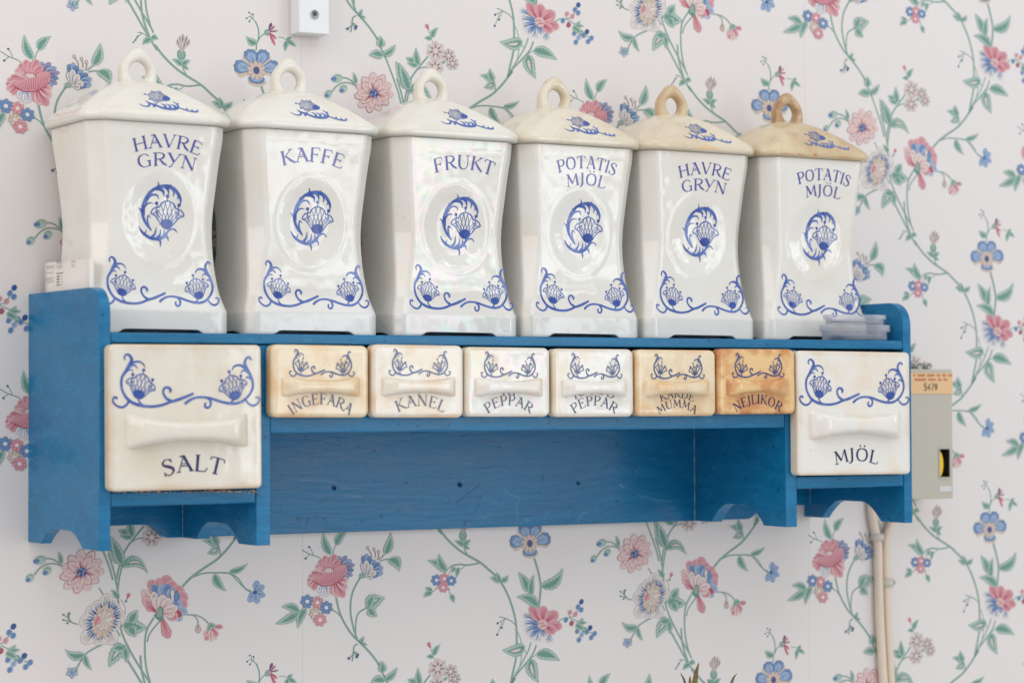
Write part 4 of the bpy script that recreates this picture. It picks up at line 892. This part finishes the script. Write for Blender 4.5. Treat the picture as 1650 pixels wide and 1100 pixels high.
def clear_lid(z0, hx, hy, h, flange, label, rz=0):
    R = [sup(hx*.97, hy*.95, z0), sup(hx, hy, z0+.0006), sup(hx, hy, z0+h*.55), sup(hx+flange, hy+flange, z0+h*.57), sup(hx+flange, hy+flange, z0+h-.0004), sup(hx+flange-.0004, hy+flange-.0004, z0+h),
         sup(hx+flange-.0014, hy+flange-.0014, z0+h), sup(hx+flange-.0014, hy+flange-.0014, z0+h*.62), sup(hx-.0012, hy-.0012, z0+h*.55), sup(hx-.0012, hy-.0012, z0+.0014)]
    v, f = loft([[(x, y, z-z0) for x, y, z in r] for r in R])
    o = mesh_obj('plastic_lid', v, f, pl, None, True); wn(o); o.location = (cxp, YC, z0); o.rotation_euler.z = rz
    o['label'] = label; o['category'] = 'lid'; o['group'] = 'clear plastic lids stacked on the shelf'
clear_lid(zsh, hxp-.0035, .0150, .0140, .0026, 'clear plastic lid at the bottom of the stack in front of the rightmost canister')
clear_lid(zsh+.0144, hxp-.0062, .0134, .0088, .0018, 'clear plastic lid on top of the stack in front of the rightmost canister', .02)
# folded paper
pap = new_mat('newsprint', lin((226, 222, 216)), .75, .2)
prt = new_mat('grey_print', lin((120, 116, 116)), .8); prt2 = new_mat('black_print', lin((50, 48, 50)), .8)
XP = .0110
yb, zt = UX(73, 424, XP); yf, zt2 = UX(143, 416, XP); zb = .205
v, f = [], []; N = 14
prof = []
for i in range(N+1): t = i/N; prof.append((XP-.0002+.0006*math.sin(t*9), yb+(yf-yb)*t))
for i in range(7): a = math.pi*(i+1)/8; prof.append((XP+.0022-.0024*math.cos(a)-.0002, yf-.0026*math.sin(a)))
for i in range(N+1): t = 1-i/N; prof.append((XP+.0042+.0012*math.sin(t*5)*(t), yb+.002+(yf-yb)*t))
for k, (x, y) in enumerate(prof):
    tt = (y-yb)/(yf-yb); zz = zt+(zt2-zt)*tt+.0004*math.sin(k*.9)
    v += [(x, y, zb), (x, y, zz)]
f = [(2*i, 2*i+2, 2*i+3, 2*i+1) for i in range(len(prof)-1)]
po = mesh_obj('folded_paper', v, f, pap, None, True); so = po.modifiers.new('s', 'SOLIDIFY'); so.thickness = .0002
po['label'] = 'folded newsprint sheet tucked between the left shelf end and the first canister'; po['category'] = 'paper'
v, f = [], []
for k in range(3):
    x = XP+.0012+k*.0009; v += [(x, yb+.004, zb), (x, yf-.0010-.0003*k, zb), (x, yf-.0010-.0003*k, zt2-.0008-k*.0006), (x, yb+.004, zt-.001-k*.0006)]; b_ = 4*k; f.append((b_, b_+1, b_+2, b_+3))
mesh_obj('inner_sheet', v, f, pap, po)
I = Ink(lambda u, v, k: (XP-.0006, u, v)); rnd = random.Random(5)
def pline(px0, px1, py, w, mt='g'):
    x = px0
    while x < px1:
        l = rnd.uniform(1.2, 5); e_ = min(px1, x+l); a = UX(x, py-(x-73)*.10, XP); c = UX(e_, py-(e_-73)*.10, XP)
        I.rib([a, c], w, mt, sm=False); x = e_+rnd.uniform(.6, 1.2)
for py in (424.5, 427, 429.5, 432): pline(76 if py > 428 else 92, 88 if py > 428 else 122, py, .00035)
for py in (430, 433): pline(92, 122, py+1, .00035)
for py in (440, 448.5, 451.5, 455): pline(74, 88, py, .00035)
pline(92, 104, 442.5, .0008, 'k')
for py in (447.5, 452, 456.5, 461): pline(92, 97, py, .0007, 'k'); pline(99, 118-((py*3) % 7), py, .00038)
I.obj('small_print', po, {'g': prt, 'k': prt2})

# ================================================================== things on the wall
def tagmesh(o, label, cat, group=None):
    o['label'] = label; o['category'] = cat
    if group: o['group'] = group
    return o
# grey coin meter / time switch box
gm = new_mat('grey_enamel', lin((188, 182, 168)), .45)
GYf = -.045
(gx0, gz1), (gx1, gz0) = U(1455, 594, GYf), U(1536, 802.5, GYf)
GB = empty('meter_box', ((gx0+gx1)/2, GYf, (gz0+gz1)/2), 'grey wall box with an orange numbered sticker and yellow dial, right of the shelf', 'meter box')
gc = GB.location
def gloc(o):
    for vv in o.data.vertices: vv.co -= gc
    o.parent = GB; return o
# case with the dial opening
ox0, oz1 = U(1513.5, 723, GYf); ox1, oz0 = U(1530, 768, GYf)
xs_, zs_ = [gx0, ox0, ox1, gx1], [gz0, oz0, oz1, gz1]
v = [(x, GYf, z) for z in zs_ for x in xs_]; f = [(r*4+c, r*4+c+1, r*4+c+5, r*4+c+4) for r in range(3) for c in range(3) if not (r == 1 and c == 1)]
b0 = len(v); v += [(x, -.001, z) for z in (gz0, gz1) for x in (gx0, gx1)]
f += [(b0, b0+1, 3, 2, 1, 0), (12, 13, 14, 15, b0+3, b0+2), (b0, 0, 4, 8, 12, b0+2), (b0+1, b0+3, 15, 11, 7, 3)]
c0 = len(v); v += [(ox0, GYf+.010, oz0), (ox1, GYf+.010, oz0), (ox1, GYf+.010, oz1), (ox0, GYf+.010, oz1)]
f += [(5, 6, c0+1, c0), (6, 10, c0+2, c0+1), (10, 9, c0+3, c0+2), (9, 5, c0, c0+3), (c0, c0+1, c0+2, c0+3)]
o = mesh_obj('case', v, f, [gm, dark]); 
for q_ in range(1, 6): o.data.polygons[-q_].material_index = 1
gloc(o); bevel(o, .0008, 2, 60)
yel = new_mat('yellow_plastic', lin((236, 196, 20)), .4)
N = 20; rr = (oz1-oz0)*.46; ccx = ox0+.0005; ccz = (oz0+oz1)/2-.001
v = [(ccx+rr*.42*math.cos(a), yy, ccz+rr*math.sin(a)) for yy in (GYf+.001, GYf+.008) for a in [2*math.pi*i/N for i in range(N)]]
v = [(max(x, ox0+.0002), y, z) for x, y, z in v]
o = mesh_obj('dial', v, [tuple(range(N))[::-1], tuple(range(N, 2*N))]+[(i, (i+1) % N, N+(i+1) % N, N+i) for i in range(N)], yel); gloc(o)
fx0, fz1 = U(1512.3, 720, GYf); fx1, fz0 = U(1531.5, 770.5, GYf)
for (a0, a1, c0_, c1_) in ((fx0, ox0, fz0, fz1), (ox1, fx1, fz0, fz1), (ox0, ox1, oz1, fz1), (ox0, ox1, fz0, oz0)): gloc(box('opening_frame', a0, a1, GYf-.0008, GYf-.0001, c0_, c1_, gm))
stk = new_mat('orange_sticker', lin((228, 188, 140)), .6)
sx0, sz1 = U(1455, 600, GYf); sx1, sz0 = U(1534.6, 634.5, GYf)
st = gloc(box('sticker', sx0, sx1, GYf-.0006, GYf-.0003, sz0, sz1, stk))
red = new_mat('red_print', lin((196, 84, 60)), .7); blk = new_mat('dark_digits', lin((70, 66, 60)), .7)
I = Ink(lambda u, v, k: (u-gc.x, GYf-.00075-gc.y, v-gc.z))
rnd = random.Random(9)
for py, a, b_ in ((604.5, 1472, 1531), (611.5, 1474, 1524)):
    x = a
    while x < b_:                                # two rows of tiny red capitals, too small to read
        if rnd.random() > .14:
            for q in range(2): X, Z = U(x+q*1.2, py, GYf); I.rib([(X, Z-.0012), (X+rnd.uniform(-.0003, .0003), Z+.0012)], .0006, 'r', sm=False)
            X, Z = U(x, py, GYf); I.rib([(X, Z+rnd.choice((-.0011, 0, .0011))), (X+.0012, Z)], .0005, 'r', sm=False)
        x += 3.1
DG = {'5': [(.62, 1), (.12, 1), (.08, .56), (.36, .62), (.62, .46), (.62, .16), (.36, 0), (.06, .10)], '4': [(.50, 0), (.50, 1), (.04, .30), (.68, .30)], '7': [(.06, 1), (.64, 1), (.28, 0)], '9': [(.12, .06), (.40, .10), (.60, .40), (.62, .78), (.36, 1), (.08, .78), (.16, .52), (.40, .46), (.60, .62)]}
X0, Z0 = U(1488.5, 628.5, GYf); X1 = U(1511, 628, GYf)[0]; dh = U(1490, 618, GYf)[1]-U(1490, 628.5, GYf)[1]
for i, ch in enumerate('5479'):
    wd = (X1-X0)/4; P = [(X0+wd*i+px*wd*1.0, Z0+pz*dh) for px, pz in DG[ch]]; I.rib(P, .0011, 'b', sm=ch in '59')
I.obj('sticker_print', st, {'r': red, 'b': blk})
wl = new_mat('white_label', lin((206, 208, 206)), .5)
(a0, c1_), (a1, c0_) = U(1513, 782.5, GYf), U(1533, 791.5, GYf); gloc(box('small_label', a0, a1, GYf-.0005, GYf-.0001, c0_, c1_, wl))
mt_ = new_mat('dull_metal', (.42, .40, .38, 1), .4); mt_.node_tree.nodes['Principled BSDF'].inputs['Metallic'].default_value = .8
for px in (1475, 1490.5):
    X, Z = U(px, 592.5, -.03); N = 14; v = []
    for yy, r_ in ((-.036, .0030), (-.037, .0034), (-.030, .0036), (-.022, .0036)): v += [(X+r_*math.cos(a), yy, Z+.0012+r_*math.sin(a)) for a in [2*math.pi*i/N for i in range(N)]]
    f = [(k*N+i, k*N+(i+1) % N, (k+1)*N+(i+1) % N, (k+1)*N+i) for k in range(3) for i in range(N)]+[tuple(range(N))[::-1], tuple(range(3*N, 4*N))]
    gloc(mesh_obj('terminal_cap', v, f, mt_, None, True))
# cables
cm = new_mat('ivory_cable', lin((222, 206, 188)), .45)
def tube(name, P, r, mat, parent=None, K=12, flat=1.0):
    P = catmull(P, 8); v, f = [], []
    for i, q in enumerate(P):
        a = Vector(P[max(0, i-1)]); b_ = Vector(P[min(len(P)-1, i+1)]); d = (b_-a).normalized(); s = d.cross(Vector((0, 1, 0))).normalized(); t = s.cross(d)
        for k in range(K): an = 2*math.pi*k/K; v.append(tuple(Vector(q)+s*r*math.cos(an)+t*r*flat*math.sin(an)))
    n = len(P)
    for i in range(n-1): f += [(i*K+k, i*K+(k+1) % K, (i+1)*K+(k+1) % K, (i+1)*K+k) for k in range(K)]
    f += [tuple(range(K))[::-1], tuple(range((n-1)*K, n*K))]
    return mesh_obj(name, v, f, mat, parent, True)
CY = -.0052
def cp(l): return [(*(lambda q: (q[0], CY, q[1]))(U(1260+a/4.2308, 840+b/4.2308, CY)),) for a, b in l]
c1 = tube('cable', cp([(600, -420), (605, -250), (612, -80), (632, 50), (652, 150), (658, 400), (668, 700), (685, 1000), (695, 1200), (700, 1700)]), .0046, cm); tagmesh(c1, 'ivory electric cable running down the wall, the left of the two', 'cable', 'ivory cables on the wall')
c2 = tube('cable', cp([(800, -420), (790, -250), (765, -60), (738, 20), (712, 110), (708, 250), (712, 420), (722, 700), (738, 1000), (748, 1200), (752, 1700)]), .0042, cm); tagmesh(c2, 'ivory electric cable running down the wall, the right of the two', 'cable', 'ivory cables on the wall')
clm = new_mat('clip_plastic', lin((200, 196, 184)), .4)
for (a, b_), par in (((650, 105), c1), ((716, 415), c2)):
    X, Z = U(1260+a/4.2308, 840+b_/4.2308, CY); v, f = [], []; r0 = .0053
    P = [(X+r0*math.cos(t), CY-r0*math.sin(t)) for t in [math.pi*i/12 for i in range(13)]]; P = [(X+r0, -.0003)]+P+[(X-r0, -.0003)]
    for k, (x, y) in enumerate(P):
        for zz in (-.0035, .0035): v.append((x, y, Z+zz))
    f = [(2*i, 2*i+1, 2*i+3, 2*i+2) for i in range(len(P)-1)]
    c = mesh_obj('cable_clip', v, f, clm, par, True); so = c.modifiers.new('s', 'SOLIDIFY'); so.thickness = .0012; so.offset = 1
    X2 = X+r0+.0032; v = [(X2+.0026*math.cos(t), yy, Z+.0026*math.sin(t)) for yy in (-.0045, -.0003) for t in [2*math.pi*i/10 for i in range(10)]]
    mesh_obj('clip_nail', v, [tuple(range(10))[::-1]]+[(i, (i+1) % 10, 10+(i+1) % 10, 10+i) for i in range(10)], mt_ if par is c2 else clm, par, True)
# white trunking end at the top edge
wp = new_mat('white_gloss_paint', (.74, .76, .78, 1), .25)
WY = -.0185; (wx0, wz0), (wx1, wz0b) = U(482, 53, WY), U(531.5, 53, WY); 
tr = empty('wall_cover', ((wx0+wx1)/2, 0, wz0+.1), 'white painted rectangular cover with a cross head screw at the top of the wall', 'cover')
def tl_(o):
    for vv in o.data.vertices: vv.co -= tr.location
    o.parent = tr; return o
tl_(box('cover_body', wx0, wx1, WY, -.0004, wz0, wz0+.2, wp, None, .0014))
X, Z = U(506.5, 23.8, WY); N = 20; v = []
for yy, r_ in ((-.0001, .0044), (-.0008, .0043), (-.0012, .0036)): v += [(X+r_*math.cos(a), WY+yy, Z+r_*math.sin(a)) for a in [2*math.pi*i/N for i in range(N)]]
sc = tl_(mesh_obj('screw', v, [(k*N+i, k*N+(i+1) % N, (k+1)*N+(i+1) % N, (k+1)*N+i) for k in range(2) for i in range(N)]+[tuple(range(2*N, 3*N))[::-1]], new_mat('screw_metal', (.72, .73, .74, 1), .35), None, True))
I = Ink(lambda u, v, k: (u-tr.location.x, WY-.00145-.00001*k-tr.location.y, v-tr.location.z))
for a in (.75, .75+math.pi/2): I.rib([(X-.0019*math.cos(a), Z-.0019*math.sin(a)), (X, Z), (X+.0023*math.cos(a), Z+.0019*math.sin(a))], [.0004, .0007, .0004], 'k', sm=False)
x_ = I.obj('cross_slot', sc, {'k': dark}); x_.parent = sc
# plant tips below the shelf
lm_ = new_mat('olive_leaf', lin((96, 92, 44)), .5); nt = lm_.node_tree; nn = noise_node(nt, 60, 3); nt.links.new(mix(nt, ramp(nt, nn.outputs[0], .35, (0, 0, 0, 1), .65, (1, 1, 1, 1)).outputs[0], lin((120, 118, 50)), lin((92, 60, 40))), nt.nodes['Principled BSDF'].inputs['Base Color'])
PY = -.16; bx, bz = U(1128, 1300, PY)
plt_ = empty('plant', (bx, PY, bz), 'spiky olive brown leaf tips rising at the bottom of the picture below the shelf', 'plant')
def pleaf(tx, ty, mid, w, y=0):
    X, Z = U(tx, ty, PY+y); Mx, Mz = U(*mid, PY+y); P = catmull([(0, 0, 0), ((Mx-bx)*.55, y*.5, (Mz-bz)*.5), (Mx-bx, y, Mz-bz), (X-bx, y, Z-bz)], 8); v, f = [], []
    for i, q in enumerate(P):
        t = i/(len(P)-1); h = w*.5*(1-t)**.75*(.4+.6*min(1, t*3)); v += [(q[0]-h, q[1]+h*.3, q[2]), (q[0], q[1]-h*.35, q[2]), (q[0]+h, q[1]+h*.3, q[2])]
    n = len(P)
    for i in range(n-1): f += [(3*i, 3*i+1, 3*i+4, 3*i+3), (3*i+1, 3*i+2, 3*i+5, 3*i+4)]
    o = mesh_obj('leaf', v, f, lm_, plt_, True); so = o.modifiers.new('s', 'SOLIDIFY'); so.thickness = .0004
for a in ((1126, 1066, (1120, 1110), .016), (1096, 1083, (1106, 1108), .007, .01), (1112, 1088, (1113, 1112), .009, -.01), (1188, 1084, (1178, 1104), .008, .01), (1143, 1096, (1140, 1115), .010), (1228, 1097, (1215, 1120), .008, .0)): pleaf(*a)
